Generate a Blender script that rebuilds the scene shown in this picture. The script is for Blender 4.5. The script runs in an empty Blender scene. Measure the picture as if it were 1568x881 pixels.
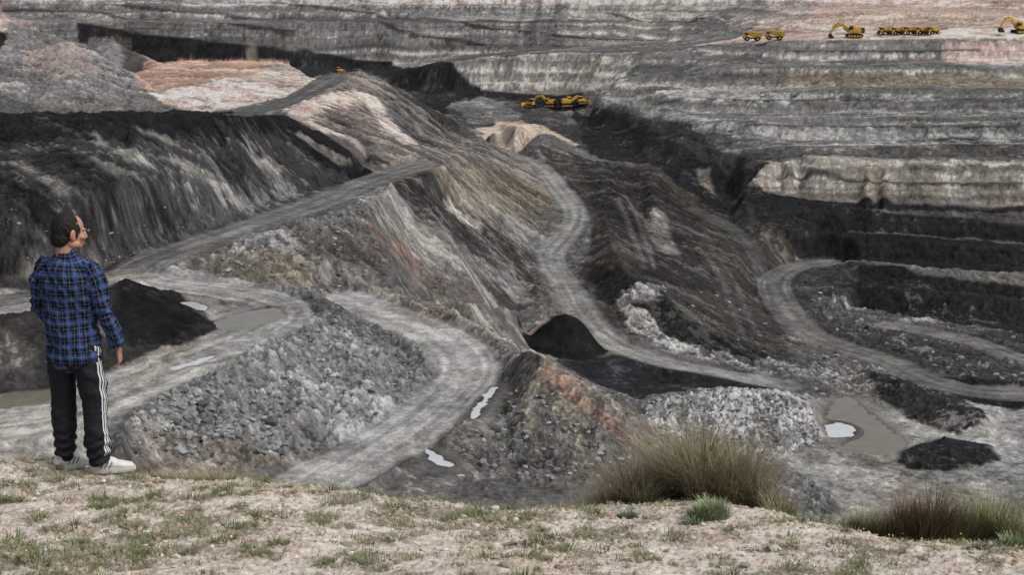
import bpy, bmesh, math, random, time
import numpy as np
from mathutils import Vector, Matrix
from mathutils.geometry import delaunay_2d_cdt
T0=time.time()
F=2178.; P=math.radians(13.4); cp,sp=math.cos(P),math.sin(P)
def ray(px,py):
    a=(px-784)/F; b=(440.5-py)/F
    return a, cp+b*sp, -sp+b*cp
def wp(px,py,v):
    dx,dy,dz=ray(px,py); t=v/dz if v<0 else v/dy
    return dx*t,dy*t,dz*t
def hp(px,d,z):
    f=d*cp-z*sp
    return (px-784)/F*f,d,z
# ---------------------------------------------------------------- noise
rng=np.random.RandomState(7)
TAB=[rng.uniform(-1,1,(256,256)).astype(np.float32) for _ in range(6)]
def vn(x,y,s=0):
    T=TAB[s%6]
    xf=np.floor(x); yf=np.floor(y)
    fx=(x-xf).astype(np.float32); fy=(y-yf).astype(np.float32)
    ix=xf.astype(np.int32)&255; iy=yf.astype(np.int32)&255
    ix1=(ix+1)&255; iy1=(iy+1)&255
    fx=fx*fx*(3-2*fx); fy=fy*fy*(3-2*fy)
    a=T[iy,ix]; b=T[iy,ix1]; c=T[iy1,ix]; d=T[iy1,ix1]
    return (a+(b-a)*fx)*(1-fy)+(c+(d-c)*fx)*fy
def fbm(x,y,o=4,s=0,g=.5):
    r=0; a=1.; tot=0
    for i in range(o):
        r=r+a*vn(x+17.3*i,y-9.1*i,s+i); tot+=a; a*=g
        x,y=(x*.8-y*.6)*2.03,(x*.6+y*.8)*2.03
    return r/tot*1.6
def worley(x,y,s=0):
    xf=np.floor(x); yf=np.floor(y)
    best=np.full(x.shape,9.,np.float32); cid=np.zeros(x.shape,np.float32)
    ix0=xf.astype(np.int32); iy0=yf.astype(np.int32)
    A=TAB[s%6]; B=TAB[(s+1)%6]; C=TAB[(s+2)%6]
    for j in (-1,0,1):
        for i in (-1,0,1):
            ix=(ix0+i)&255; iy=(iy0+j)&255
            dx=xf+i+.5+.45*A[iy,ix]-x; dy=yf+j+.5+.45*B[iy,ix]-y
            d=dx*dx+dy*dy
            m=d<best
            best=np.where(m,d,best); cid=np.where(m,C[iy,ix],cid)
    return np.sqrt(best),cid
def sst(a,b,x):
    t=np.clip((x-a)/(b-a),0,1); return t*t*(3-2*t)
# ---------------------------------------------------------------- roads (photo px, row, level)
ROADS=dict(
 A=([(440,770,-58.5),(500,730,-58.3),(555,700,-58),(610,668,-58),(665,625,-57.8),(706,585,-57.3),(714,555,-57),(688,525,-56.7),(630,495,-56.3),(565,472,-56),(530,458,-56)],9.5),
 B=([(300,548,-52),(380,518,-52),(432,488,-52),(415,462,-52),(350,448,-52),(280,438,-52),(215,428,-51.8)],9.),
 B2=([(-250,665,-52),(-50,650,-52),(80,635,-52),(190,592,-52),(300,548,-52)],12.),
 B3=([(-250,480,-52),(-50,468,-52),(80,452,-52),(190,420,-51.6),(240,396,-51),(330,366,-50.5),(420,335,-50),(500,306,-50),(560,280,-50),(600,266,-50),(645,253,-50.5)],10.),
 G=([(690,205,-68),(760,230,-70),(820,252,-71),(852,285,-72),(880,325,-73),(866,360,-74),(842,392,-75),(866,435,-76),(893,480,-77),(930,520,-79),(1010,552,-80),(1100,570,-82),(1200,590,-84)],7.5),
 K=([(1270,402,-92),(1215,410,-91),(1185,432,-90),(1195,465,-90),(1225,500,-90),(1275,527,-90),(1350,550,-89),(1430,585,-87),(1500,600,-86),(1600,605,-86)],9.),
 K2=([(1360,498,-92),(1430,510,-92),(1500,527,-92),(1568,552,-91),(1700,580,-91)],8.),
 M=([(1060,320,-82),(1110,345,-83.5),(1145,372,-85),(1168,405,-88),(1185,432,-90)],6.),
 N=([(356,182,-42),(400,168,-42),(440,158,-42),(475,140,-41.5),(500,125,-41),(520,114,-40.8)],9.),
)
# ---------------------------------------------------------------- break lines
def Hh(l): return [hp(*p) for p in l]
def Wl(l): return [wp(*p) for p in l]
L=[]
for d,z in ((8000,-10),(4000,-10),(1800,-6),(1250,-8)):
    L.append(Hh([(-600,d,z),(2200,d,z)]))
L.append(Wl([(-600,-30,880),(700,-30,870),(1200,-30,850),(2200,-30,830)]))
L.append(Wl([(-600,22,838),(0,24,838),(400,30,838),(900,22,838),(1100,10,820),(1568,6,770),(2200,6,770)]))
L.append(Wl([(-600,30,815),(0,32,815),(400,38,815),(900,30,815)]))
L.append(Wl([(-600,75,800),(0,78,800),(250,98,800),(450,105,800),(600,100,795),(700,86,790),(860,72,790),(1000,64,790),(1100,50,745),(1200,45,715),(1300,38,700),(1450,36,700),(1568,34,690),(2200,34,690)]))
L.append(Wl([(580,118,720),(620,108,700),(660,98,690),(740,86,690),(860,80,690),(1000,78,685),(1060,72,685),(1130,66,670),(1210,64,650),(1300,61,650),(1450,56,650),(1568,56,650),(2200,56,650)]))
L.append(Wl([(600,135,690),(700,142,675),(860,140,672),(930,128,665),(1000,104,655),(1100,98,640),(1300,92,636),(1568,90,636),(2200,90,636)]))
L.append(Wl([(960,122,625),(1020,112,618),(1100,104,612),(1300,98,608),(1568,96,608),(2200,96,608)]))
L.append(Wl([(915,148,615),(1000,140,600),(1100,134,592),(1300,130,588),(1568,130,588),(2200,130,588)]))
L.append(Wl([(925,156,596),(1010,147,578),(1100,141,566),(1300,137,560),(1568,137,560),(2200,137,560)]))
L.append(Wl([(930,182,575),(1050,176,548),(1200,172,542),(1568,170,540),(2200,170,540)]))
L.append(Wl([(1060,188,525),(1150,182,514),(1400,178,512),(1568,178,512),(2200,178,512)]))
L.append(Wl([(1080,218,505),(1250,214,497),(1568,212,497),(2200,212,497)]))
L.append(Wl([(1110,230,492),(1250,222,484),(1568,220,482),(2200,220,482)]))
L.append(Wl([(1140,244,480),(1250,238,475),(1568,238,473),(2200,238,473)]))
L.append(Wl([(1175,250,470),(1250,245,464),(1568,247,461),(2200,247,461)]))
L.append(Wl([(1140,292,459),(1250,305,453),(1400,310,449),(1568,314,449),(2200,314,448)]))
L.append(Wl([(1140,304,448),(1300,320,443),(1568,338,437),(2200,340,437)]))
L.append(Wl([(1165,345,432),(1300,352,434),(1568,372,428),(2200,372,428)]))
L.append(Wl([(1165,350,424),(1300,362,424),(1568,384,418),(2200,384,418)]))
L.append(Wl([(1180,375,418),(1250,392,418),(1400,402,414),(1568,412,408),(2200,412,408)]))
# far floor, dark zone
L.append(Wl([(640,160,-68),(760,152,-68),(860,166,-70),(905,172,-70)]))
L.append(Wl([(740,190,-70),(900,190,-70),(960,205,-70)]))
L.append(Wl([(705,207,-69),(735,203,520),(790,193,525),(830,198,520),(880,220,-71)]))
L.append(Wl([(715,216,-70),(800,226,-71),(870,224,-71.5)]))
L.append(Wl([(900,235,-71),(960,250,-72),(1040,262,-74),(1110,290,-79),(1130,320,-82)]))
L.append(Wl([(900,270,-72),(950,300,-71),(1000,310,-74),(1060,330,-80)]))
# middle humps
L.append(Wl([(925,330,-72),(940,380,-71.5),(960,420,-73)]))
L.append(Wl([(900,320,-73.5),(905,380,-74.5),(900,420,-75.5),(935,470,-77)]))
L.append(Wl([(980,320,-76),(1000,370,-78),(1030,400,-79)]))
L.append(Wl([(965,440,-74.5),(1010,445,-75),(1040,480,-77),(1100,510,-80),(1190,550,-84)]))
L.append(Wl([(960,510,-79),(1040,535,-81),(1120,553,-83),(1180,568,-84.5)]))
L.append(Wl([(1060,380,-81),(1100,420,-84),(1130,470,-87),(1190,520,-88)]))
# mini coal benches right
L.append(Wl([(1320,408,398),(1568,424,392),(2200,424,392)]))
L.append(Wl([(1315,432,390),(1568,455,382),(2200,455,382)]))
L.append(Wl([(1310,440,376),(1568,466,368),(2200,466,368)]))
L.append(Wl([(1310,468,370),(1568,505,358),(2200,505,358)]))
L.append(Wl([(1250,500,-91),(1400,530,-89),(1568,575,-88),(2200,575,-88)]))
L.append(Wl([(1340,575,275),(1400,594,264),(1460,618,254),(1505,640,245)]))
L.append(Wl([(1320,590,-84.5),(1370,618,-84.5),(1420,645,-84.4),(1450,662,-84.4)]))
L.append(Wl([(1300,600,-85),(1330,640,-84.5),(1390,680,-84)]))
L.append(Wl([(1380,712,-84),(1420,722,-84),(1530,712,-84)]))
L.append(Wl([(1395,692,231),(1450,680,232.5),(1505,690,230)]))
L.append(Wl([(1390,674,-84.3),(1450,664,-84.5),(1520,674,-84.3)]))
L.append(Wl([(1420,600,-84.5),(1568,628,-85),(2200,628,-85)]))
L.append(Wl([(1560,690,-84),(2200,700,-84)]))
# rubble mound lower right
L.append(Wl([(1010,615,-79.5),(1060,606,-78),(1130,598,-77.5),(1200,605,-78.5),(1240,622,-81)]))
L.append(Wl([(1000,650,-80),(1100,655,-80),(1200,655,-81.5)]))
L.append(Wl([(1060,692,-83),(1150,692,-84),(1220,686,-84),(1270,672,-84)]))
L.append(Wl([(1255,615,-84),(1290,640,-84.5)]))
L.append(Wl([(940,580,-80.5),(1050,590,-82.5),(1200,598,-84)]))
# left far dumps
L.append(Wl([(-600,172,-40),(0,174,-42),(120,174,-42),(230,172,-42),(280,168,-42)]))
L.append(Wl([(-600,85,430),(-100,85,430),(0,80,435),(50,80,438),(100,66,442),(135,78,438),(200,112,425),(235,138,412)]))
L.append(Hh([(-600,480,-50),(100,500,-52),(170,480,-50)]))
L.append(Wl([(-600,10,600),(-40,8,600),(20,32,590),(50,45,590)]))
L.append(Wl([(140,72,570),(168,58,570),(200,75,568),(240,98,560)]))
L.append(Hh([(-600,680,-58),(100,680,-58),(300,660,-58),(480,660,-60),(600,660,-64)]))
L.append(Wl([(228,138,-39),(300,130,-39),(400,110,-39),(438,97,-39)]))
L.append(Wl([(205,112,-39),(270,94,-39),(360,93,-39),(430,95,-39)]))
L.append(Hh([(220,590,-50),(440,590,-50),(480,560,-50)]))
L.append(Wl([(262,156,-41.5),(305,170,-43),(400,157,-42.5),(470,140,-42),(484,124,-42)]))
# E wall
L.append(Wl([(-600,182,262),(0,178,262),(200,175,268),(350,176,290),(430,180,325),(500,215,326),(570,256,322)]))
L.append(Hh([(-600,290,-37),(0,290,-37),(200,298,-38),(330,330,-41)]))
L.append(Wl([(-600,440,-51),(0,432,-51),(100,425,-51),(180,395,-50.5),(240,375,-50),(330,350,-49.8),(480,294,-50),(560,266,-50)]))
L.append(Wl([(-600,300,-38),(0,300,-38.5),(150,290,-39),(300,265,-41)]))
# F ridge
L.append(Wl([(440,172,-40.5),(490,142,-40),(545,106,-38.6)]))
L.append(Wl([(545,106,470),(590,125,475),(650,158,480),(700,185,478),(735,212,470)]))
L.append(Hh([(520,520,-56),(600,540,-66),(690,560,-69)]))
L.append(Wl([(660,249,-51.5),(720,237,-58),(770,240,-65)]))
L.append(Wl([(560,200,-46),(640,205,-53),(700,215,-60)]))
# D ridge
L.append(Wl([(255,412,-51.6),(330,385,-50),(400,360,-47.7),(480,335,-46.4),(560,315,-46.3),(592,300,-47),(604,278,-48.6),(642,257,-50.3),(720,246,-58),(780,257,-65),(835,280,-71)]))
L.append(Wl([(260,424,-52),(330,428,-52.8),(380,434,-53.3),(460,446,-54.5),(540,457,-56),(620,462,-58),(720,468,-65),(790,475,-72),(832,470,-76),(812,420,-75),(806,380,-74),(828,335,-73),(842,305,-72)]))
# C mound
L.append(Wl([(185,668,-51.3),(215,625,-51),(250,598,-50.6),(330,562,-50.2),(420,505,-50.2),(442,470,-51),(490,452,-51.5),(525,455,-55)]))
L.append(Wl([(170,705,-53),(250,708,-56),(330,706,-57),(420,703,-57.6),(500,690,-58)]))
L.append(Wl([(350,440,-51.9),(400,436,-51.8),(470,440,-51.8)]))
# coal pile left
L.append(Wl([(-600,492,-46),(0,488,-46),(110,470,-46),(200,434,-46.8),(262,458,-49)]))
L.append(Wl([(-600,610,-52),(0,603,-52),(150,584,-52),(250,545,-52),(338,503,-52)]))
# L ridge
L.append(Wl([(575,462,-55.3),(640,468,-54.8),(700,478,-54.3),(780,515,-52.7),(830,548,-52.2),(930,610,-54.8),(1000,652,-58.5),(1030,672,-62)]))
L.append(Hh([(640,262,-62),(740,250,-72),(850,240,-79),(960,235,-80),(1040,235,-82)]))
L.append(Wl([(665,705,-58.7),(690,680,-58.5),(715,650,-58),(762,600,-57.3),(768,560,-57),(725,524,-57),(655,488,-56.5)]))
L.append(Wl([(690,720,-59),(780,706,-59.5),(870,730,-60.3),(960,742,-61.3),(1010,748,-63)]))
L.append(Wl([(1060,690,-69),(1090,740,-73),(1150,745,-79)]))
L.append(Wl([(-600,770,-52),(0,770,-52),(180,780,-57),(530,800,-58),(870,800,-61),(1000,800,-64),(1150,800,-77),(1300,830,-83),(1600,860,-83),(2200,860,-83)]))
L.append(Hh([(-600,90,-47),(2200,90,-50)]))
for k,(pts,w) in ROADS.items(): L.append(Wl(pts))
L.append(Wl([(775,500,-78),(812,525,-78.8),(850,545,-79),(930,560,-79.8),(935,580,-80.3)]))
VS=.3
pts=[];zs=[]
for l in L:
    q=[(x/y,math.log(y),z) for x,y,z in l]
    for a,b in zip(q[:-1],q[1:]):
        n=max(1,int(math.hypot((b[0]-a[0])*F,(b[1]-a[1])*F*.2)/26))
        for i in range(n):
            t=i/n; pts.append(((a[0]+(b[0]-a[0])*t),(a[1]+(b[1]-a[1])*t)*VS)); zs.append(a[2]+(b[2]-a[2])*t)
    pts.append((q[-1][0],q[-1][1]*VS)); zs.append(q[-1][2])
pa=np.array(pts); keep=[]
for i in range(len(pa)):
    if keep:
        dd=np.hypot(*(pa[keep]-pa[i]).T)
        if dd.min()<.0028: continue
    keep.append(i)
pa=pa[keep]; za=np.array(zs)[keep]
res=delaunay_2d_cdt([Vector(p) for p in pa],[],[],0,1e-7)
tv=np.array([tuple(v) for v in res[0]]); tri=res[2]; om=[o[0] for o in res[3]]; tz=za[om]
def tin(us,vs):
    Z=np.full((len(vs),len(us)),-50.,np.float32)
    vv=vs*VS
    for f in tri:
        a,b,c=[tv[i] for i in f]; z0,z1,z2=[tz[i] for i in f]
        i0=np.searchsorted(us,min(a[0],b[0],c[0])-1e-6); i1=np.searchsorted(us,max(a[0],b[0],c[0])+1e-6)
        j0=np.searchsorted(vv,min(a[1],b[1],c[1])-1e-6); j1=np.searchsorted(vv,max(a[1],b[1],c[1])+1e-6)
        if i1<=i0 or j1<=j0: continue
        X,Y=np.meshgrid(us[i0:i1],vv[j0:j1])
        det=(b[1]-c[1])*(a[0]-c[0])+(c[0]-b[0])*(a[1]-c[1])
        if abs(det)<1e-14: continue
        l0=((b[1]-c[1])*(X-c[0])+(c[0]-b[0])*(Y-c[1]))/det
        l1=((c[1]-a[1])*(X-c[0])+(a[0]-c[0])*(Y-c[1]))/det
        l2=1-l0-l1; m=(l0>=-1e-6)&(l1>=-1e-6)&(l2>=-1e-6)
        S=Z[j0:j1,i0:i1]; S[m]=(l0*z0+l1*z1+l2*z2)[m]
    return Z
v0=np.linspace(math.log(92),math.log(7500),900); u0=np.linspace(-.36,.36,120)
Zc=tin(u0,v0); Yc=np.exp(v0)[:,None]
PY=440.5-F*(Yc*sp+Zc*cp)/(Yc*cp-Zc*sp)
dpy=np.clip(PY[:-1]-PY[1:],0,60); w=dpy.mean(1)+.35*np.percentile(dpy,92,axis=1)+.03
w=np.convolve(w,np.ones(9)/9,'same')
cum=np.concatenate([[0],np.cumsum(w)]); NV=1600; NU=1300
vs=np.interp(np.linspace(0,cum[-1],NV),cum,v0)
us=np.linspace(-.46,.46,NU)
Z=tin(us,vs)
def blur(A,n,ax):
    k=np.array([1,2,3,2,1],np.float32)/9
    for _ in range(n):
        B=np.pad(A,[(2,2) if a==ax else (0,0) for a in (0,1)],mode='edge')
        A=sum(k[i]*np.take(B,range(i,i+A.shape[ax]),axis=ax) for i in range(5))
    return A
Z=blur(blur(Z,2,0),2,1)
Y=np.repeat(np.exp(vs)[:,None],NU,1).astype(np.float32); X=(Y*us[None,:]).astype(np.float32)
ys=np.exp(vs)
# central coal stockpile: a real cone-shaped heap beside the road
px_,py_,_=wp(866,536,-79.)
ca,sa=math.cos(.0),math.sin(.0)
rr=np.hypot((X-px_)/9.2,(Y-py_-4)/10.)
heap=6.0*np.clip(1-rr,0,1)**.9
Z=Z+heap*sst(0,.12,1-rr)
Zb=Z.copy()
def hit(px,py):
    dx,dy,dz=ray(px,py); u=dx/dy; s=dz/dy
    fu=np.clip((u-us[0])/(us[1]-us[0]),0,NU-1.001); i=int(fu); t=fu-i
    col=Zb[:,i]*(1-t)+Zb[:,i+1]*t
    g=col-s*ys
    k=np.nonzero(g>=0)[0]
    if len(k)==0: d=ys[-1]
    else:
        k=k[0]
        if k==0: d=ys[0]
        else: d=ys[k-1]+(ys[k]-ys[k-1])*(-g[k-1])/(g[k]-g[k-1]+1e-9)
    return u*d,d,s*d
def win(x0,x1,y0,y1):
    j0=np.searchsorted(ys,y0); j1=np.searchsorted(ys,y1)
    yy0=max(y0,1.);
    c=[x0/yy0,x0/y1,x1/yy0,x1/y1]
    i0=np.searchsorted(us,min(c)); i1=np.searchsorted(us,max(c))
    return slice(j0,max(j1,j0)),slice(i0,max(i1,i0))
def catmull(p,n=8):
    p=[np.array(q,float) for q in p]; p=[2*p[0]-p[1]]+p+[2*p[-1]-p[-2]]; o=[]
    for i in range(1,len(p)-2):
        for k in range(n):
            t=k/n
            o.append(.5*((2*p[i])+(p[i+1]-p[i-1])*t+(2*p[i-1]-5*p[i]+4*p[i+1]-p[i+2])*t*t+(-p[i-1]+3*p[i]-3*p[i+1]+p[i+2])*t**3))
    o.append(p[-2]); return np.array(o)
def pdist(pl,maxd,WX=None,WY=None):
    WX=X if WX is None else WX; WY=Y if WY is None else WY
    D=np.full(X.shape,1e6,np.float32); ZR=np.zeros(X.shape,np.float32); SG=np.zeros(X.shape,np.float32); S=np.zeros(X.shape,np.float32)
    acc=0
    for a,b in zip(pl[:-1],pl[1:]):
        dx,dy=b[0]-a[0],b[1]-a[1]; l2=dx*dx+dy*dy+1e-9; ln=math.sqrt(l2)
        s=win(min(a[0],b[0])-maxd,max(a[0],b[0])+maxd,min(a[1],b[1])-maxd,max(a[1],b[1])+maxd)
        x=WX[s]-a[0]; y=WY[s]-a[1]
        t=np.clip((x*dx+y*dy)/l2,0,1); d=np.hypot(x-t*dx,y-t*dy)
        m=d<D[s]
        D[s]=np.where(m,d,D[s]); 
        if len(a)>2: ZR[s]=np.where(m,a[2]+(b[2]-a[2])*t,ZR[s])
        SG[s]=np.where(m,np.sign(x*dy-y*dx),SG[s]); S[s]=np.where(m,acc+t*ln,S[s]); acc+=ln
    return D,ZR,SG,S
n1=fbm(X/26,Y/26,4,0); n2=fbm(X/5,Y/5,4,2); n3=fbm(X/1.3,Y/1.3,3,4); n4=vn(X/.42,Y/.42,5)
wa=fbm(X/14+5,Y/14,4,1,.6); wb=fbm(X/14,Y/14+31,4,3,.6)
far=np.clip(Y/250,.5,3.5)
gy=np.gradient(Zb,axis=0)/np.gradient(Y,axis=0)
gu=np.gradient(Zb,axis=1)/np.gradient(X,axis=1)
gx=gu; gyy=gy-gx*(X/Y)
slope0=np.hypot(gx,gyy)
gx=blur(blur(gx,5,0),5,1); gyy=blur(blur(gyy,5,0),5,1)
slope=np.hypot(gx,gyy); dxn=gx/(slope+1e-4); dyn=gyy/(slope+1e-4)
bias=1.35*sst(.05,.0,X/Y)*sst(520,470,Y)*sst(195,225,Y)
dxn=dxn*(1-.6*np.clip(bias,0,1))-bias; dyn=np.where(bias>.1,np.abs(dyn)*.6+.4,dyn); q_=np.hypot(dxn,dyn)+1e-4; dxn/=q_; dyn/=q_
steep=1/(1+2.5*slope0); wf=np.clip(Y/250,.5,1.6)
WAX=wa*wf; WBY=wb*wf*steep
def streakf(sc,ln,seed):
    acc=0; N=11
    for k in range(N):
        t=(k-(N-1)/2)/((N-1)/2)*ln
        acc=acc+vn((X+dxn*t)/sc,(Y+dyn*t)/sc,seed)
    acc=acc/N
    return acc/(acc.std()+1e-6)
S1=streakf(1.8,8,1); S2=streakf(.6,3.,3); S3=streakf(5.,18,2)
ST=.55*S1+.4*S2+.55*S3
# ---------------------------------------------------------------- painting
sh=X.shape
col=np.empty(sh+(3,),np.float32); col[:]=(.12,.115,.11)
alt=np.empty(sh+(3,),np.float32); alt[:]=(.2,.195,.185)
par={k:np.full(sh,v,np.float32) for k,v in dict(th=.8,disp=.6,rock=.3,strata=0.,sk=.5).items()}
def blend(s,m,color,altc,kw):
    m3=m[...,None]
    if color is not None: col[s]=col[s]*(1-m3)+np.array(color,np.float32)*m3
    if altc is not None: alt[s]=alt[s]*(1-m3)+np.array(altc,np.float32)*m3
    elif color is not None: alt[s]=alt[s]*(1-m3)+np.array(color,np.float32)*1.4*m3
    for k,v in kw.items(): par[k][s]=par[k][s]*(1-m)+v*m
def polysd(x,y,q):
    D=np.full(x.shape,1e6,np.float32); ins=np.zeros(x.shape,bool)
    for a,b in zip(q,np.roll(q,-1,0)):
        dx,dy=b[0]-a[0],b[1]-a[1]; l2=dx*dx+dy*dy+1e-9
        t=np.clip(((x-a[0])*dx+(y-a[1])*dy)/l2,0,1)
        D=np.minimum(D,np.hypot(x-a[0]-t*dx,y-a[1]-t*dy))
        if abs(dy)>1e-9: ins^=((a[1]>y)!=(b[1]>y))&(x<dx*(y-a[1])/dy+a[0])
    return np.where(ins,D,-D)
def paint(poly,color,altc=None,soft=.8,warp=2.,op=1.,streaky=0.,**kw):
    q=np.array([hit(*p)[:2] for p in poly]); k=q[:,1].mean()/250
    mg=(soft+warp*4+streaky*6)
    s=win(q[:,0].min()-mg,q[:,0].max()+mg,max(q[:,1].min()-mg,90),q[:,1].max()+mg)
    st=ST[s]*streaky
    x=X[s]+WAX[s]*warp+dxn[s]*st+.5*n3[s]; y=Y[s]+WBY[s]*warp+dyn[s]*st+.5*n2[s]*steep[s]
    if x.size==0: return
    blend(s,sst(-soft,soft,polysd(x,y,q))*op,color,altc,kw)
def pline(pl,w,color,altc=None,soft=1.,warp=.6,op=1.,**kw):
    q=np.array([hit(*p) for p in pl])
    D,_,_,_=pdist(q,w+soft+4*warp,X+WAX*warp,Y+WBY*warp)
    blend((slice(None),slice(None)),sst(w/2+soft,w/2-soft*.5,D)*op,color,altc,kw)
COAL=(.024,.024,.026); DK=(.05,.049,.05); GR=(.19,.185,.178); LG=(.29,.285,.275); PK=(.43,.32,.27)
# far walls
paint([(-260,-60),(1100,-60),(1110,50),(1000,68),(700,98),(600,110),(250,100),(0,82),(-260,78)],(.16,.153,.145),(.23,.215,.197),strata=1.,disp=.6,rock=.1,sk=.3)
paint([(560,-60),(1110,-60),(1110,2),(900,8),(600,4)],(.27,.22,.195),strata=.8)
paint([(-260,36),(0,40),(120,36),(230,52),(330,62),(470,76),(600,94),(640,110),(450,112),(250,104),(0,86),(-260,84)],COAL,(.05,.049,.048),disp=.7,strata=.3,soft=.6,warp=.8,th=1.2)
paint([(374,60),(390,60),(394,102),(378,102)],(.2,.178,.14),soft=1,warp=1,op=.7)
paint([(860,-30),(1180,-30),(1170,-5),(1060,30),(1090,55),(1000,66),(860,70)],(.2,.188,.172),(.27,.245,.22),strata=1.1,op=.8)
for l in ([(420,4),(560,18),(720,38),(860,54),(1000,62)],[(160,6),(330,22),(480,30),(620,50),(740,68)],[(1080,28),(1000,36),(930,20)],[(0,14),(150,18),(330,36),(450,52)]):
    pline(l,2.,(.05,.046,.043),op=.85,warp=.5,soft=.6)
for x in (845,820,795): pline([(x+8,-2),(x-6,60)],2.5,(.08,.077,.072),op=.6,warp=.5)
pline([(1190,0),(1182,45)],4,(.1,.07,.06),op=.8)
paint([(680,98),(740,87),(860,81),(975,82),(950,122),(900,138),(735,138)],(.2,.19,.172),(.29,.275,.25),strata=.6,disp=.6,th=.2,warp=1)
pline([(680,98),(740,88),(860,82),(975,80)],1.2,(.34,.32,.285),warp=.4,soft=.6,op=.8)
paint([(560,112),(690,99),(715,120),(735,140),(900,140),(900,165),(700,170),(600,135)],COAL,(.05,.05,.05),disp=.8,soft=1.)
paint([(640,158),(700,152),(770,150),(830,166),(905,175),(960,210),(900,230),(730,205)],(.06,.058,.056),(.13,.127,.12),disp=.6)
paint([(690,160),(735,148),(775,156),(800,185),(730,192)],(.13,.125,.12),(.22,.215,.205))
# right wall
paint([(1100,-60),(1840,-60),(1840,58),(1450,54),(1300,60),(1200,62),(1120,60),(1180,20)],(.33,.25,.215),(.4,.32,.28),strata=.8,disp=.7,rock=.15)
paint([(1120,-60),(1250,-60),(1240,30),(1120,45)],(.2,.18,.165),strata=1.,op=.7)
paint([(1250,20),(1400,5),(1568,12),(1568,30),(1300,34)],(.36,.28,.23),(.27,.2,.17),strata=.8)
paint([(1060,72),(1130,62),(1210,62),(1300,57),(1568,50),(1840,50),(1840,96),(1300,97),(1000,110),(960,100)],(.17,.163,.152),(.25,.237,.215),strata=1.,disp=.7,rock=.1)
paint([(1060,70),(1120,60),(1210,50),(1300,47),(1568,45),(1840,45),(1840,57),(1450,57),(1200,65)],(.43,.34,.28),disp=.2,warp=.6)
paint([(1440,70),(1568,60),(1840,60),(1840,125),(1568,125),(1500,100)],(.31,.235,.205),(.37,.29,.25),strata=.8)
paint([(1380,92),(1520,92),(1568,100),(1568,118),(1400,112)],(.3,.2,.165),op=.7)
paint([(915,130),(960,118),(1100,104),(1300,96),(1840,96),(1840,140),(1100,143),(925,158)],(.175,.168,.156),(.25,.24,.22),strata=1.,disp=.7)
paint([(925,156),(1010,146),(1300,136),(1840,136),(1840,178),(1060,188),(930,184)],(.145,.142,.135),(.22,.213,.2),strata=1.,disp=.7)
paint([(1180,112),(1400,112),(1568,118),(1568,136),(1400,132),(1200,126)],(.27,.222,.15),op=.65,warp=2)
paint([(1060,184),(1250,178),(1840,176),(1840,222),(1110,232),(1060,215)],(.14,.138,.133),(.21,.203,.19),strata=1.,disp=.7)
paint([(1110,230),(1250,220),(1840,218),(1840,248),(1175,250)],(.1,.097,.093),(.16,.153,.143),strata=.8,disp=.6)
paint([(1175,246),(1568,246),(1840,246),(1840,314),(1568,316),(1300,310),(1140,292)],(.21,.19,.165),(.28,.254,.22),strata=.9,disp=.5,rock=.1,warp=.8)
for l in ([(1170,250),(1300,246),(1568,247),(1800,247)],[(1060,187),(1150,181),(1400,177),(1800,177)],[(960,121),(1020,111),(1100,103),(1300,97),(1800,95)],[(925,154),(1010,146),(1100,140),(1300,136),(1800,136)],[(1110,229),(1250,221),(1568,219),(1800,219)]):
    pline(l,2.2,(.28,.26,.235),warp=.5,op=.75,soft=.8)
for l in ([(1010,106),(1150,98),(1300,94),(1560,92),(1800,92)],[(925,148),(1000,141),(1150,135),(1300,132),(1560,132),(1800,132)],[(940,184),(1050,178),(1200,174),(1560,172),(1800,172)],[(1085,220),(1250,215),(1560,213),(1800,213)],[(1150,244),(1300,239),(1560,239),(1800,239)],[(1200,80),(1350,80),(1500,76)],[(1190,275),(1350,280),(1560,284)],[(1000,160),(1150,157),(1300,154)],[(1120,200),(1300,196),(1560,196)]):
    pline(l,1.2,(.04,.038,.036),op=.8,warp=.5,soft=.6)  # dark bench lines paint thin shadows into the wall colour
paint([(1130,292),(1250,308),(1400,312),(1568,317),(1840,317),(1840,425),(1568,425),(1250,398),(1170,350)],COAL,(.065,.063,.061),strata=.5,disp=.8,th=1.1)
paint([(1330,318),(1840,322),(1840,345),(1568,345),(1400,330)],(.12,.117,.11),op=.6)
pline([(1300,353),(1568,375),(1800,378)],1.5,(.14,.137,.13),op=.7,warp=.4)
# dark area centre-right
paint([(880,165),(930,165),(1060,185),(1090,222),(1175,250),(1135,300),(1170,350),(1100,335),(1000,262),(900,235)],(.026,.026,.028),(.075,.073,.071),disp=.8,th=1.2,sk=.2)
paint([(880,180),(960,160),(1040,190),(1100,240),(1130,290),(1090,290),(1010,245),(930,215)],(.021,.021,.023),(.07,.068,.066),op=.7,th=1.2)
paint([(1010,160),(1080,185),(1180,235),(1150,260),(1050,235),(960,185)],(.065,.063,.06),(.13,.125,.118),op=.5)
paint([(830,225),(1000,255),(1150,330),(1240,398),(1200,480),(1210,560),(1050,545),(930,500),(890,430),(905,330),(850,270)],(.055,.05,.045),(.1,.091,.082),disp=.7,rock=.5,sk=.12)
paint([(880,235),(980,262),(1080,330),(1060,390),(1110,450),(1000,430),(930,350)],(.03,.028,.027),(.075,.069,.063),op=.85)
paint([(990,322),(1012,325),(1035,390),(1005,385),(985,350)],(.17,.163,.15),warp=1.2,soft=1.2,op=.8)
paint([(1065,255),(1085,258),(1095,300),(1075,285)],(.18,.16,.135),warp=.8,op=.7)
paint([(895,400),(960,420),(1000,430),(930,470),(905,450)],(.035,.032,.03),warp=1)
paint([(960,470),(985,440),(1010,440),(1060,490),(1180,545),(1150,555),(1040,540),(950,505)],(.025,.025,.025),(.065,.065,.065),rock=.5,disp=.8)
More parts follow.
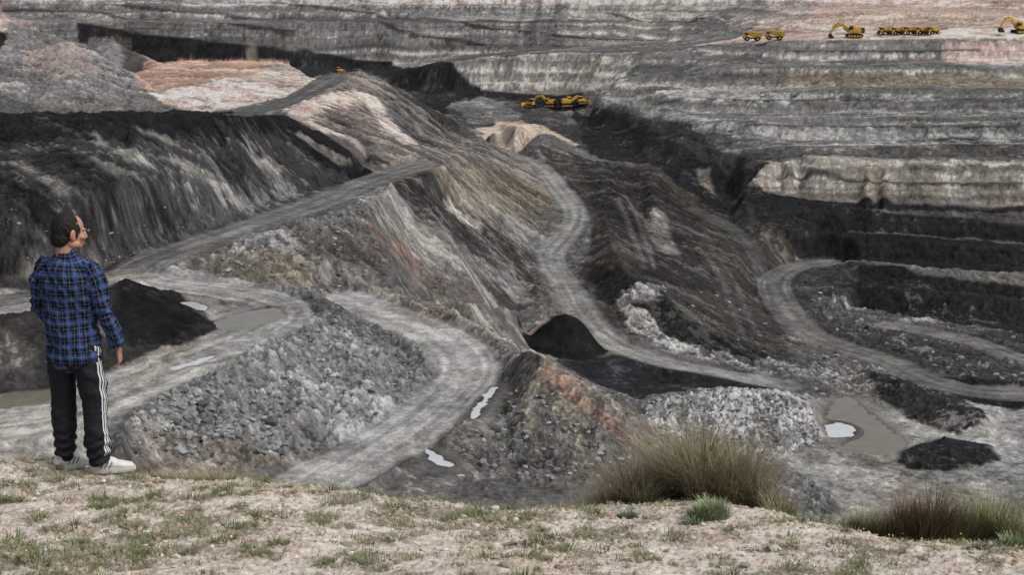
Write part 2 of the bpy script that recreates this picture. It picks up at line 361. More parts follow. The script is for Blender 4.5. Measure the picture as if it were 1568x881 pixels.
for l in ([(940,300),(965,350),(985,410)],[(955,300),(982,350),(1000,410)],[(1090,380),(1130,440),(1160,510)],[(1076,385),(1112,445),(1140,512)]):
    pline(l,1.2,(.1,.094,.087),warp=.4,op=.7)
paint([(985,430),(1015,435),(1025,460),(985,470),(1000,500),(1050,535),(1020,540),(955,505),(945,475)],(.2,.195,.182),(.33,.32,.3),rock=1.,warp=3,soft=.7,th=.1)
paint([(1040,530),(1150,548),(1300,570),(1290,590),(1180,575),(1050,552)],(.13,.125,.118),LG,rock=1.,warp=3)
# right floor
paint([(1200,398),(1320,402),(1310,500),(1240,490),(1200,440)],(.06,.057,.053),(.12,.115,.105))
paint([(1310,404),(1568,420),(1840,420),(1840,520),(1568,512),(1420,490),(1308,470)],(.024,.024,.026),(.09,.088,.086),disp=1.,strata=.4,th=1.)
paint([(1380,408),(1568,420),(1700,428),(1700,440),(1568,440),(1400,424)],(.18,.175,.165),op=.8,warp=2)
paint([(1250,470),(1568,512),(1840,515),(1840,610),(1568,600),(1400,560),(1260,515)],(.06,.058,.056),(.16,.155,.147),rock=.8,disp=.8)
paint([(1230,460),(1330,470),(1420,490),(1480,510),(1380,505),(1280,500)],(.11,.107,.1),LG,rock=1.,op=.8)
paint([(1340,572),(1400,575),(1568,585),(1840,590),(1840,628),(1568,625),(1440,610),(1370,600)],COAL,(.07,.07,.07),disp=.8)
paint([(1180,560),(1300,560),(1440,570),(1400,600),(1300,600)],(.15,.145,.135),LG,rock=.9,disp=.6)
paint([(1250,610),(1400,600),(1568,628),(1840,628),(1840,840),(1300,840),(1150,770),(1180,690)],(.25,.243,.23),(.31,.302,.29),disp=.2,rock=.2)
for l in ([(1568,632),(1500,640),(1530,680),(1540,740),(1500,790)],[(1568,650),(1530,655),(1555,700),(1560,760)],[(1400,730),(1330,745),(1290,790)]):
    pline(l,1.6,(.3,.292,.277),warp=.5,op=.7)
paint([(1255,608),(1330,600),(1400,670),(1410,700),(1350,720),(1280,700),(1250,640)],(.2,.185,.165),(.24,.225,.205),disp=.1,rock=.1,warp=1.5,op=.8)
paint([(1332,570),(1400,586),(1480,614),(1515,645),(1470,668),(1400,648),(1330,600)],(.04,.039,.038),(.13,.127,.122),rock=.9,disp=.6,warp=1.2)
paint([(1380,708),(1390,688),(1450,672),(1515,684),(1535,705),(1470,722),(1400,722)],(.028,.028,.029),(.08,.08,.08),rock=.7,disp=.6,warp=1.5)
paint([(985,620),(1060,602),(1130,594),(1200,600),(1245,622),(1275,668),(1230,688),(1060,695),(990,665)],(.28,.28,.275),(.39,.39,.38),rock=1.3,disp=.5,warp=1.,th=.2)
paint([(935,545),(1000,552),(1100,572),(1190,588),(1180,600),(1000,618),(960,606),(890,580),(840,550)],(.028,.028,.031),(.06,.06,.066),disp=.15,rock=.1,warp=1.)
cm=sst(1.12,1.02,rr+.04*n2)
blend((slice(None),slice(None)),cm,(.017,.017,.018),(.026,.026,.027),dict(rock=.15,disp=.25,sk=.15,th=1.))
paint([(930,606),(1000,608),(1200,598),(1250,612),(1100,600),(1000,622)],(.14,.135,.13),LG,rock=.8)
paint([(770,490),(835,484),(845,489),(828,500),(800,508)],(.33,.265,.23),disp=.1,warp=.5)
# pink mound centre
paint([(700,208),(730,196),(790,186),(835,193),(888,222),(800,228),(720,218)],(.42,.335,.265),(.48,.41,.35),disp=.4,warp=.8)
paint([(760,188),(800,184),(815,192),(770,198)],(.36,.26,.215),warp=.6)
# far-left
paint([(-260,20),(-260,0),(0,8),(52,30),(50,60),(-260,60)],(.29,.225,.205),soft=1.)
paint([(50,60),(130,60),(200,55),(260,100),(220,130),(130,75),(60,75)],(.11,.095,.09),(.17,.145,.135),disp=.8)
paint([(-260,80),(0,75),(100,60),(140,72),(220,120),(285,168),(230,176),(-260,178)],(.165,.157,.15),(.25,.237,.222),disp=1.,rock=.5,sk=1.)
paint([(30,90),(100,62),(130,80),(160,120),(100,120)],(.27,.225,.205),(.2,.17,.16),warp=3)
paint([(-260,140),(0,140),(60,165),(0,178),(-260,178)],(.09,.088,.085),GR,op=.7)
paint([(200,112),(270,90),(440,92),(415,108),(300,132),(225,140)],(.33,.215,.168),(.41,.315,.26),disp=.6,warp=1.5)
paint([(225,143),(300,130),(400,110),(440,95),(484,124),(470,142),(400,158),(305,172),(262,162)],(.44,.35,.305),(.53,.47,.43),disp=.4,warp=.8,sk=.6,th=.3)
paint([(395,112),(440,97),(484,124),(470,138),(440,145)],(.3,.25,.215),(.4,.34,.29),op=.8,warp=1)
# F
paint([(430,178),(545,104),(620,140),(735,205),(790,245),(850,290),(720,262),(640,255),(565,262),(500,215)],(.1,.092,.085),(.19,.168,.15),disp=.7,sk=.4,th=.3,streaky=1.)
paint([(432,176),(500,150),(540,130),(580,160),(640,240),(600,260),(540,235)],(.13,.11,.098),(.23,.193,.172),sk=.4,th=.2,streaky=1.5)
paint([(435,172),(470,150),(540,135),(560,150),(520,160),(480,182),(520,205),(500,210)],(.37,.295,.255),(.44,.37,.33),streaky=1.2,warp=1.2)
paint([(548,142),(568,144),(640,222),(618,222)],(.36,.31,.275),streaky=.8,warp=1.,op=.85)
paint([(585,158),(610,165),(680,228),(655,230)],(.045,.043,.042),(.1,.1,.1),streaky=.8,warp=1.,op=.85)
paint([(550,106),(620,140),(735,205),(700,210),(600,160)],(.05,.048,.046),(.15,.138,.128),streaky=1.5,op=.8)
paint([(505,180),(530,182),(600,245),(570,248)],(.04,.039,.038),(.1,.1,.1),streaky=1.,warp=1.,op=.8)
# E
paint([(-260,182),(0,178),(200,175),(350,176),(430,180),(500,215),(568,256),(480,292),(330,350),(240,373),(180,393),(0,432),(-260,440)],(.05,.049,.05),(.125,.121,.116),disp=.8,sk=.35,th=.5,rock=.5,streaky=1.)
paint([(-260,300),(0,310),(150,300),(300,270),(440,270),(480,292),(330,348),(180,390),(-260,430)],(.085,.082,.079),(.185,.18,.17),sk=.35,th=.3,streaky=2.,op=.85,rock=.7)
paint([(-260,178),(0,174),(350,172),(440,178),(575,258),(520,262),(440,215),(330,205),(200,225),(100,215),(0,225),(-260,225)],(.018,.018,.02),(.045,.045,.047),streaky=1.5,th=1.1,warp=1.5)
for q in ([(132,205),(145,205),(172,228),(157,226)],[(205,200),(225,202),(290,235),(265,230)],[(340,210),(365,212),(450,265),(425,262)],[(110,245),(140,242),(215,275),(170,270)],[(440,198),(460,202),(540,248),(515,248)],[(20,250),(50,252),(130,300),(90,298)],[(240,245),(270,247),(370,300),(330,298)],[(170,235),(190,235),(240,262),(215,260)],[(10,330),(30,328),(80,360),(50,360)],[(380,235),(395,235),(440,262),(420,262)]):
    paint(q,(.2,.188,.168),(.25,.237,.215),streaky=.6,warp=.8,op=.8,th=.4)
for q in ([(60,225),(90,225),(200,310),(160,315)],[(300,240),(330,240),(420,300),(380,310)],[(200,280),(225,280),(290,335),(250,345)],[(0,270),(20,270),(90,340),(50,345)]):
    paint(q,(.025,.025,.027),(.07,.07,.07),streaky=1.,warp=1.,op=.8)
paint([(-260,330),(0,335),(90,350),(110,410),(0,428),(-260,432)],(.065,.063,.06),(.15,.147,.14),op=.7,streaky=2.)
# terrace left
paint([(-260,440),(0,436),(180,398),(250,410),(330,395),(500,450),(430,500),(340,560),(180,640),(170,690),(-260,700)],(.27,.26,.245),(.32,.31,.3),disp=.15,rock=.15,sk=.1)
paint([(-260,430),(0,425),(100,415),(180,385),(300,355),(480,292),(500,300),(340,362),(240,398),(170,412),(60,440),(-260,450)],(.06,.058,.056),(.14,.135,.13),disp=.4,warp=1.)
paint([(-260,480),(0,484),(110,466),(185,428),(262,440),(345,500),(250,550),(150,588),(0,606),(-260,612)],(.038,.036,.035),(.08,.076,.072),disp=.5,rock=.4,warp=1.)
paint([(180,432),(205,430),(262,452),(325,492),(250,520),(200,530),(170,480)],(.016,.016,.018),(.035,.035,.035),disp=.3,rock=.1,warp=1.)
paint([(-260,500),(0,505),(60,540),(60,598),(-260,610)],(.085,.078,.072),(.17,.155,.14),op=.8,rock=.6)
# D
paint([(250,412),(330,383),(480,333),(592,298),(604,274),(642,253),(720,243),(845,285),(830,330),(806,380),(815,420),(835,472),(720,470),(540,458),(380,434)],(.13,.12,.11),(.19,.178,.165),disp=.6,sk=.3,rock=.6,th=.3,streaky=1.)
paint([(600,290),(642,253),(720,243),(845,285),(835,325),(770,330),(690,300)],(.11,.095,.078),(.17,.148,.122),sk=.3,th=.2,streaky=1.)
paint([(600,280),(640,270),(720,330),(800,375),(830,455),(790,470),(700,400),(640,330)],(.045,.042,.04),(.12,.113,.105),sk=.3,streaky=1.5,op=.85)
paint([(335,388),(470,340),(590,300),(640,330),(590,350),(520,340),(430,370),(370,395)],(.19,.19,.186),(.28,.28,.275),rock=1.1,streaky=1.,op=.8)
paint([(600,340),(700,370),(800,430),(830,470),(760,470),(700,440),(620,380)],(.17,.165,.157),(.235,.227,.217),streaky=1.5,op=.75)
pline([(560,350),(640,400),(700,440),(740,468)],.9,(.2,.12,.105),warp=.4,op=.6)
pline([(575,375),(640,420),(660,440)],.9,(.22,.15,.13),warp=.5,op=.5)
paint([(330,400),(400,380),(480,420),(540,455),(450,445),(370,425)],(.17,.147,.11),(.22,.192,.15),streaky=1.,op=.6)
pline([(560,345),(600,370),(650,420)],1.2,(.19,.155,.11),warp=.8,op=.4)
for l in ([(500,345),(560,395),(610,440)],[(640,345),(700,385),(770,440)],[(450,360),(510,405),(560,445)]):
    pline(l,1.1,(.06,.057,.053),warp=.6,op=.6)
paint([(690,310),(745,343),(735,352),(680,318)],(.31,.28,.245),streaky=.4,warp=.4,op=.9)
paint([(650,268),(720,292),(765,325),(740,335),(680,300)],(.24,.21,.18),(.29,.255,.22),streaky=.5,warp=.5,op=.85)
paint([(730,430),(760,435),(830,468),(800,475)],(.035,.033,.032),(.1,.1,.1),streaky=1.,op=.8)
# C
paint([(150,705),(185,660),(250,596),(330,558),(420,503),(432,470),(410,440),(480,436),(520,450),(600,500),(655,535),(672,565),(650,602),(560,662),(500,692),(420,712)],(.19,.19,.187),(.27,.27,.266),disp=.9,rock=.95,sk=.3,th=.5,warp=.6)
paint([(470,440),(520,452),(600,500),(560,520),(480,500)],(.1,.1,.098),(.21,.21,.21),streaky=1.5,op=.6)
paint([(200,680),(250,655),(380,680),(440,705),(200,708)],(.17,.135,.105),(.25,.205,.17),op=.7,warp=2)
# L
paint([(540,455),(640,464),(700,474),(785,510),(835,545),(935,605),(1025,658),(1080,720),(870,745),(700,735),(672,700),(712,655),(762,600),(770,560),(722,522),(650,486)],(.165,.154,.14),(.25,.237,.215),disp=.5,rock=.8,sk=.3,th=.3,warp=.8)
paint([(535,448),(640,462),(720,480),(700,500),(600,480)],(.19,.165,.135),rock=.8,warp=1.,op=.8)
paint([(830,548),(935,608),(1020,658),(960,690),(880,640),(820,575)],(.19,.153,.127),(.24,.185,.145),streaky=.8,op=.75,rock=.7)
for l,c in (([(835,562),(870,600),(930,650),(985,690)],(.28,.15,.105)),([(870,580),(950,632),(1000,660)],(.27,.185,.14)),([(820,580),(850,620),(900,690)],(.26,.22,.14)),([(800,590),(810,640),(830,700)],(.24,.21,.145)),([(905,600),(965,650),(1010,690)],(.27,.27,.26)),([(850,560),(920,620),(980,672)],(.1,.095,.09))):
    pline(l,.5,c,warp=.4,op=.55,soft=.6)
paint([(690,700),(780,690),(860,700),(950,720),(900,745),(700,740)],(.13,.122,.113),(.22,.21,.2),op=.7,warp=1.5)
paint([(720,640),(790,600),(810,640),(760,690),(690,690)],(.15,.14,.128),GR,op=.6,rock=1.)
paint([(1000,690),(1060,690),(1200,700),(1280,780),(1000,780)],(.13,.13,.128),(.25,.25,.245),rock=1.,streaky=.5)
# ---------------------------------------------------------------- roads carve
roadm=np.zeros(sh,np.float32); berm=np.zeros(sh,np.float32)
RC=dict(A=(.35,.338,.318),B=(.33,.318,.297),B2=(.35,.335,.312),B3=(.165,.161,.155),G=(.235,.228,.215),K=(.16,.155,.146),K2=(.18,.175,.167),M=(.1,.096,.09),N=(.12,.12,.12))
for k in ('M','N','K2','K','G','B3','B2','B','A'):
    p,wd=ROADS[k]
    cl=catmull([wp(*q) for q in p],8)
    D,ZR,SG,S=pdist(cl,wd/2+9)
    hw=wd/2+.45*wb+.3*n2
    fl=sst(hw+(2.5 if k=='G' else 5),hw,D); Z=Z*(1-fl)+ZR*fl
    m=sst(hw+.6,hw-.4,D)*(1-.0*D); 
    if k=='G': m=m*(1-cm*sst(.85,.6,rr))
    roadm=np.maximum(roadm,m)
    lat=D*SG
    tr=fbm(lat*1.3+.35*fbm(S/30,S*0,2,1),S/26.,3,5)
    c=np.array(RC[k],np.float32)*(1+.22*tr+.16*n2+.14*n3+.08*n4)[...,None]
    wheel=np.exp(-((np.abs(lat)-wd*.2)/.45)**2)*.24*(.7+.3*np.sign(vn(S/9.,lat*.2,2)))
    c=c*(1-wheel)[...,None]
    edge=sst(hw-1.6,hw+.3,D)*.35; c=c*(1-edge)[...,None]
    col[:]=col*(1-m[...,None])+c*m[...,None]; alt[:]=alt*(1-m[...,None])+c*m[...,None]
    berm+=np.exp(-((D-hw-1.5)/.8)**2)*(.7 if k in 'AB' else .4)*(1-m)
PUD=[([(332,494),(355,484),(400,472),(430,470),(434,484),(400,498),(355,505),(335,502)],-52.0,0),
  ([(1275,618),(1300,610),(1340,640),(1380,676),(1370,692),(1330,694),(1292,684),(1300,668),(1275,655),(1262,632)],-84.5,0),
  ([(0,606),(60,598),(110,592),(95,612),(30,622),(0,624)],-52.0,0),
  ([(1262,652),(1285,648),(1308,658),(1300,669),(1272,670)],-84.4,1),
  ([(648,686),(658,688),(694,710),(682,716),(660,706)],-58.7,1),([(752,594),(762,596),(738,630),(722,640),(735,612)],-57.35,1),
  ([(256,566),(330,543),(322,550),(276,566)],-51.97,1),([(272,462),(300,463),(316,472),(290,478)],-51.85,1)]
pudq=[]
rag=.55*n2+.5*n3
for poly,z,kk in PUD:
    q=np.array([wp(a,b,z) for a,b in poly]); q=np.vstack([q,q[:1]]); q=catmull(q,5)[:-1]; pudq.append((q,z,kk))
    s=win(q[:,0].min()-4,q[:,0].max()+4,q[:,1].min()-6,q[:,1].max()+6)
    sd=polysd(X[s],Y[s],q)
    m=sst(-3.,-.5,sd); sc_=1. if kk else 1.6
    bowl=.10-.30*sst(-.6*sc_,.8*sc_,sd+rag[s]*(.8 if kk else 1.5))
    Z[s]=Z[s]*(1-m)+(z+bowl)*m
    wet=sst(-1.2,.5,sd+rag[s]*.5)*.45
    col[s]*=(1-wet)[...,None]; alt[s]*=(1-wet)[...,None]
    roadm[s]=np.maximum(roadm[s],m); berm[s]*=(1-m)
# ---------------------------------------------------------------- displacement
off=1-roadm*.97
sl=np.clip(slope*2,0.15,1.)
nearw=sst(420,300,Y)
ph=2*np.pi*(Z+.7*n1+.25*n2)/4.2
terr=np.sin(ph)*.55*par['strata']
dsp=par['disp']*(n1*(.4+.6*nearw)*sl+n2*.5+n3*.26+n4*.12)*np.clip(far,.6,1.3)+par['sk']*sl*(S1*.10+S2*.08)*np.clip(far,.7,1.5)
w1,c1=worley(X/1.5+.3*n3,Y/1.5,0); w2,c2=worley(X/.62,Y/.62,3); w3,c3=worley(X/3.4,Y/3.4,2)
r1=np.clip(.55-w1,0,1)*(c1>.1)*1.5; r2=np.clip(.5-w2,0,1)*(c2>-.2)*.7; r3=np.clip(.42-w3,0,1)*(c3>.75)*3.4
rk=par['rock']*(r1*.75+r2+r3*.7)
Z=Z+(dsp+rk*.9)*off+terr*(1-roadm)+berm*(.7+.6*n2)
Z=Z+roadm*.02*n3
# colour
zz=Z+1.2*n1+.35*n2
band=vn(zz*.5,X/400,1)*.5+vn(zz*1.4,X/180,2)*.4+vn(zz*3.1,X/80,3)*.3
stw=np.clip(par['strata'],0,1)
mk=sst(par['th']-.25,par['th']+.25,ST*(.46-.28*stw)+band*1.5*stw+.5*n2+.5*n3+.35*n4)*(1-roadm)*.85
C=col*(1-mk[...,None])+alt*mk[...,None]
lum=1+(.24*n1+.24*n2+.32*n3+.26*n4)*(1-roadm*.6)
lum+=np.clip(par['rock'],0,1.2)*(.38*c2*(w2<.5)+.45*np.clip(c1,0,1)*(w1<.4)-.25*(w2>.6))*(1-roadm)
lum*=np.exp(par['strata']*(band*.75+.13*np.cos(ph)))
lum*=1+.07*ST*np.clip(slope*2.5,0,1)*(1-roadm)
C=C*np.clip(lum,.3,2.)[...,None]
L_=C.mean(-1); C=C*(np.clip(L_/.12,.05,4)**.16)[...,None]
tint=(.035*vn(X/9,Y/9,4))[...,None]; C=C*(1+tint*np.array([1,.1,-1],np.float32))
C=np.clip(C,.006,.62)
print('terrain arrays',time.time()-T0)
# ---------------------------------------------------------------- mesh building
def grid_mesh(name,Xg,Yg,Zg,Cg=None,smooth=True):
    nv,nu=Xg.shape; me=bpy.data.meshes.new(name)
    me.vertices.add(nv*nu); co=np.stack([Xg,Yg,Zg],-1).astype(np.float32).ravel(); me.vertices.foreach_set('co',co)
    idx=np.arange(nv*nu,dtype=np.int32).reshape(nv,nu)
    q=np.stack([idx[:-1,:-1],idx[:-1,1:],idx[1:,1:],idx[1:,:-1]],-1).reshape(-1)
    nf=(nv-1)*(nu-1); me.loops.add(nf*4); me.loops.foreach_set('vertex_index',q)
    me.polygons.add(nf); me.polygons.foreach_set('loop_start',np.arange(0,nf*4,4,dtype=np.int32))
    me.polygons.foreach_set('use_smooth',np.full(nf,smooth,bool))
    if Cg is not None:
        at=me.attributes.new('Col','FLOAT_COLOR','POINT')
        c4=np.ones((nv*nu,4),np.float32); c4[:,:3]=Cg.reshape(-1,3); at.data.foreach_set('color',c4.ravel())
    me.update(calc_edges=True)
    ob=bpy.data.objects.new(name,me); bpy.context.collection.objects.link(ob); return ob
class NT:
    def __init__(s,name):
        s.m=bpy.data.materials.new(name); s.m.use_nodes=True; s.t=s.m.node_tree; s.n=s.t.nodes; s.l=s.t.links; s.b=s.n['Principled BSDF']
    def add(s,ty,**k):
        n=s.n.new(ty)
        for a,v in k.items(): setattr(n,a,v)
        return n
    def math(s,op,a,b=None,c=None):
        n=s.n.new('ShaderNodeMath'); n.operation=op
        for i,v in enumerate((a,b,c)):
            if v is None: continue
            if isinstance(v,(int,float)): n.inputs[i].default_value=v
            else: s.l.new(v,n.inputs[i])
        return n.outputs[0]
    def noise(s,scale,detail=4,vec=None,rough=.6):
        n=s.n.new('ShaderNodeTexNoise'); n.inputs['Scale'].default_value=scale; n.inputs['Detail'].default_value=detail; n.inputs['Roughness'].default_value=rough
        if vec is not None: s.l.new(vec,n.inputs['Vector'])
        return n.outputs['Fac']
    def mixc(s,f,a,b,bt='MIX'):
        n=s.n.new('ShaderNodeMix'); n.data_type='RGBA'; n.blend_type=bt
        for i,v in ((0,f),(6,a),(7,b)):
            if isinstance(v,(int,float)): n.inputs[i].default_value=v
            elif isinstance(v,tuple): n.inputs[i].default_value=v+(1,) if len(v)==3 else v
            else: s.l.new(v,n.inputs[i])
        return n.outputs[2]
    def bump(s,h,dist,st=1.):
        n=s.n.new('ShaderNodeBump'); n.inputs['Distance'].default_value=dist; n.inputs['Strength'].default_value=st
        s.l.new(h,n.inputs['Height']); s.l.new(n.outputs[0],s.b.inputs['Normal'])
def scaled(nt,c,f):
    n=nt.n.new('ShaderNodeVectorMath'); n.operation='SCALE'; nt.l.new(c,n.inputs[0]); nt.l.new(f,n.inputs['Scale']); return n.outputs[0]
def attr_mat(name,rough=.95,nscale=3.,amp=.5,bump=.1,spec=.2,bscale=None):
    t=NT(name); a=t.add('ShaderNodeAttribute',attribute_name='Col'); g=t.add('ShaderNodeNewGeometry')
    n=t.noise(nscale,5,g.outputs['Position'],.7)
    f=t.math('MULTIPLY_ADD',n,amp*2,1-amp)
    t.l.new(scaled(t,a.outputs['Color'],f),t.b.inputs['Base Color'])
    t.b.inputs['Roughness'].default_value=rough; t.b.inputs['Specular IOR Level'].default_value=spec
    if bump: t.bump(t.noise(bscale or nscale*1.3,5,g.outputs['Position'],.7),bump,.9)
    return t.m
def solid(name,c,rough=.6,metal=0.,nscale=4.,amp=.15,spec=.3):
    t=NT(name); g=t.add('ShaderNodeNewGeometry'); n=t.noise(nscale,4,g.outputs['Position'])
    t.l.new(t.mixc(n,tuple(v*(1-amp) for v in c),tuple(min(1,v*(1+amp)) for v in c)),t.b.inputs['Base Color'])
    t.b.inputs['Roughness'].default_value=rough; t.b.inputs['Metallic'].default_value=metal; t.b.inputs['Specular IOR Level'].default_value=spec
    return t.m
M_ter=attr_mat('mine_spoil',.95,2.2,.75,.5,.08)
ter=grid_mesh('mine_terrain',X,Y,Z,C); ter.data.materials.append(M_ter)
def tz_at(x,y):
    u=(x/y-us[0])/(us[1]-us[0]); i=int(np.clip(u,0,NU-2)); j=int(np.clip(np.searchsorted(ys,y)-1,0,NV-2)); return float(Z[j:j+2,i:i+2].mean())
def water(nm,c1,c2,ro,sp_,ior):
    t=NT(nm); g=t.add('ShaderNodeNewGeometry'); t.l.new(t.mixc(t.noise(.35,4,g.outputs['Position']),c1,c2),t.b.inputs['Base Color'])
    t.b.inputs['Roughness'].default_value=ro; t.b.inputs['Specular IOR Level'].default_value=sp_; t.b.inputs['IOR'].default_value=ior; t.bump(t.noise(1.5,3,g.outputs['Position']),.02,.3); return t.m
tm=water('muddy_water',(.1,.09,.062),(.19,.175,.145),.08,.5,1.33); tb=water('sky_pale_water',(.4,.41,.42),(.6,.61,.62),.06,1.,1.7)  # second water: pale base colour paints in the reflected white sky
for q,z,kk in pudq:
    c_=q.mean(0); v=q-c_; nn=np.linalg.norm(v[:,:2],axis=1,keepdims=True); q2=c_+v*(1+1.0/nn)
    me=bpy.data.meshes.new('puddle'); me.from_pydata([(a[0],a[1],z) for a in q2],[],[list(range(len(q2)))])
    ob=bpy.data.objects.new('puddle',me); bpy.context.collection.objects.link(ob); me.materials.append(tb if kk else tm)
print('terrain mesh',time.time()-T0)
# ---------------------------------------------------------------- foreground hill
EDGE=[(-500,672),(0,680),(200,690),(300,700),(450,715),(600,735),(750,745),(870,747),(950,738),(1100,735),(1180,742),(1250,772),(1350,790),(1450,797),(1568,803),(2100,815)]
def depv(py): return math.tan(P+math.atan((py-440.5)/F))
ex=[];ed=[]
for px,py in EDGE:
    d=1.7/(depv(py)-.189); x,y,_=hp(px,d,-1.7-.189*d); ex.append(x/y); ed.append(d)
def hillz(x,y,arr=True):
    u=x/np.maximum(y,1.); e=np.interp(u,ex,ed)
    e=e+.12*fbm(x*1.3,x*0+2,3,1)
    q=(y-e)/.35; dr=.35*np.where(q>20,q,np.log1p(np.exp(np.minimum(q,20))))
    z=-1.7-.189*y-.72*dr
    z=z+.05*fbm(x/1.2,y/1.2,4,2)*np.clip(y/6,0.2,3)+.014*fbm(x/.14,y/.14,3,1)
    lo=-52.
    return np.maximum(z,lo+.02*z)
hv=np.concatenate([np.linspace(.3,5.4,60)[:-1],np.linspace(5.4,11.5,860)[:-1],np.geomspace(11.5,120,160)])
hu=np.linspace(-.5,.5,1250)
HY=np.repeat(hv[:,None],len(hu),1); HX=HY*hu[None,:]
HZ=hillz(HX,HY)
g1=fbm(HX/.55,HY/.55,4,0); g2=fbm(HX/.09,HY/.09,4,2); g3=fbm(HX/.025,HY/.025,2,3)
soil=np.array([.64,.575,.505])[None,None]*(1+.14*g2+.24*g3)[...,None]
brn=np.array([.26,.2,.15])[None,None]*(1+.35*g3)[...,None]
grn=np.array([.125,.12,.075])[None,None]*(1+.4*g3)[...,None]
m=sst(.0,.8,g1*.35+g2*.8)[...,None]; HC=soil*(1-m*.65)+brn*m*.65
def gpatf(x,y): return fbm(x/.7+9,y/.7,4,4)*.45+fbm(x/.13,y/.13,3,5)*.9
gpat=gpatf(HX,HY)
gm=sst(.0,.4,gpat)[...,None]; HC=HC*(1-gm*.6)+grn*gm*.6
wq,cq=worley(HX/.05,HY/.05,1); pm=((wq<.38)&(cq>.35))[...,None]
HC=np.where(pm,HC*.4+np.array([.4,.31,.24])*(.7+.6*cq[...,None])*.6,HC); HZ=HZ+np.where(pm[...,0],(.38-wq)*.05,0)
us_e=np.interp(HX/HY,ex,ed); em=sst(-.25,.5,HY-us_e+.35*g1)[...,None]
HC=HC*(1-em)+np.array([.2,.17,.12])*(1+.3*g2)[...,None]*em
HC=np.clip(HC,.02,.8)
hill=grid_mesh('hilltop_ground',HX,HY,HZ,HC.astype(np.float32)); hill.data.materials.append(attr_mat('dry_soil',.95,45,.5,.016,.1,70))
def gz(x,y): return float(hillz(np.array([x]),np.array([y]))[0])
def blades(name,items,mat):
    b,az,hh,ln,wd,c=items
    k=len(hh); segs=3
    side=np.stack([-np.sin(az),np.cos(az)],1)
    dirn=np.stack([np.cos(az),np.sin(az)],1)
    rows=[]
    for s in range(segs+1):
        t=s/segs; off=ln*(t**1.8); z=hh*(t-.18*t*t*np.minimum(ln/hh,1.5)*1.2)
        cx=b[:,0]+dirn[:,0]*off; cy=b[:,1]+dirn[:,1]*off; cz=b[:,2]+z
        w=wd*(1-t*.85)
        rows.append((np.stack([cx-side[:,0]*w,cy-side[:,1]*w,cz],1),np.stack([cx+side[:,0]*w,cy+side[:,1]*w,cz],1)))
    Vv=np.stack([r for p in rows for r in p],1).reshape(-1,3)
    nvb=(segs+1)*2; base=(np.arange(k)*nvb)[:,None]
    Q=np.concatenate([np.stack([base[:,0]+2*s,base[:,0]+2*s+1,base[:,0]+2*s+3,base[:,0]+2*s+2],1)[:,None] for s in range(segs)],1).reshape(-1)
    me=bpy.data.meshes.new(name); me.vertices.add(len(Vv)); me.vertices.foreach_set('co',Vv.astype(np.float32).ravel())
    nf=k*segs; me.loops.add(nf*4); me.loops.foreach_set('vertex_index',Q.astype(np.int32)); me.polygons.add(nf)
    me.polygons.foreach_set('loop_start',np.arange(0,nf*4,4,dtype=np.int32))
    at=me.attributes.new('Col','FLOAT_COLOR','POINT'); shade=np.repeat(np.linspace(.7,1.15,segs+1),2)[None,:,None]
    c4=np.ones((k,nvb,4),np.float32); c4[:,:,:3]=c[:,None,:]*shade; at.data.foreach_set('color',c4.ravel())
    me.update(calc_edges=True)
    ob=bpy.data.objects.new(name,me); bpy.context.collection.objects.link(ob); me.materials.append(mat); return ob
M_gr=attr_mat('grass_blades',.8,8,.2,0,.2)
R=np.random.RandomState(3)
def ground_pt(px,py):
    d=1.7/(depv(py)-.189)
    x,y,_=hp(px,d,-1.7-.189*d); return x,y
def tuft_field(n,hmin,hmax,pal,spread,nb,ymin=5.3,ymax=10.5,dens=None,rnd=.8):
    B=[];A=[];Hh_=[];Ln=[];Wd=[];Cl=[]
    cnt=0
    while cnt<n:
        m_=n*2
        y=R.uniform(ymin,ymax,m_); u=R.uniform(-.46,.46,m_); x=u*y
        ok=y<np.interp(u,ex,ed)+.15
        dn=gpatf(x,y)
        ok&=(dn+R.uniform(-rnd,rnd,m_))>(.0 if dens is None else dens)
        x=x[ok][:n-cnt]; y=y[ok][:n-cnt]; cnt+=len(x)
        z=hillz(x,y)
        for i in range(len(x)):
            s=R.uniform(.6,1.4); k=R.randint(nb[0],nb[1])
            a=R.uniform(0,6.28,k); r=np.sqrt(R.uniform(0,1,k))*spread*s
            B.append(np.stack([x[i]+np.cos(a)*r,y[i]+np.sin(a)*r,np.full(k,z[i]-.006)],1))
            A.append(a+R.normal(0,.5,k)); h=R.uniform(hmin,hmax,k)*s; Hh_.append(h); Ln.append(h*R.uniform(.2,1.3,k)); Wd.append(R.uniform(.0016,.0036,k))
            p=np.array(pal[R.randint(len(pal))])
            Cl.append(p[None]*(R.uniform(.7,1.3,(k,1))))
    return [np.concatenate(q) for q in (B,A,Hh_,Ln,Wd,Cl)]
PG=[(.16,.17,.085),(.2,.195,.105),(.24,.22,.135),(.28,.27,.18),(.125,.15,.065),(.38,.32,.22),(.34,.27,.18)]
blades('short_grass',tuft_field(7400,.008,.028,PG,.024,(8,22),rnd=.4,dens=.1),M_gr)
blades('low_weeds',tuft_field(300,.02,.05,[(.13,.165,.065),(.17,.19,.095),(.22,.23,.14)],.05,(40,90),dens=.2,rnd=.5),M_gr)
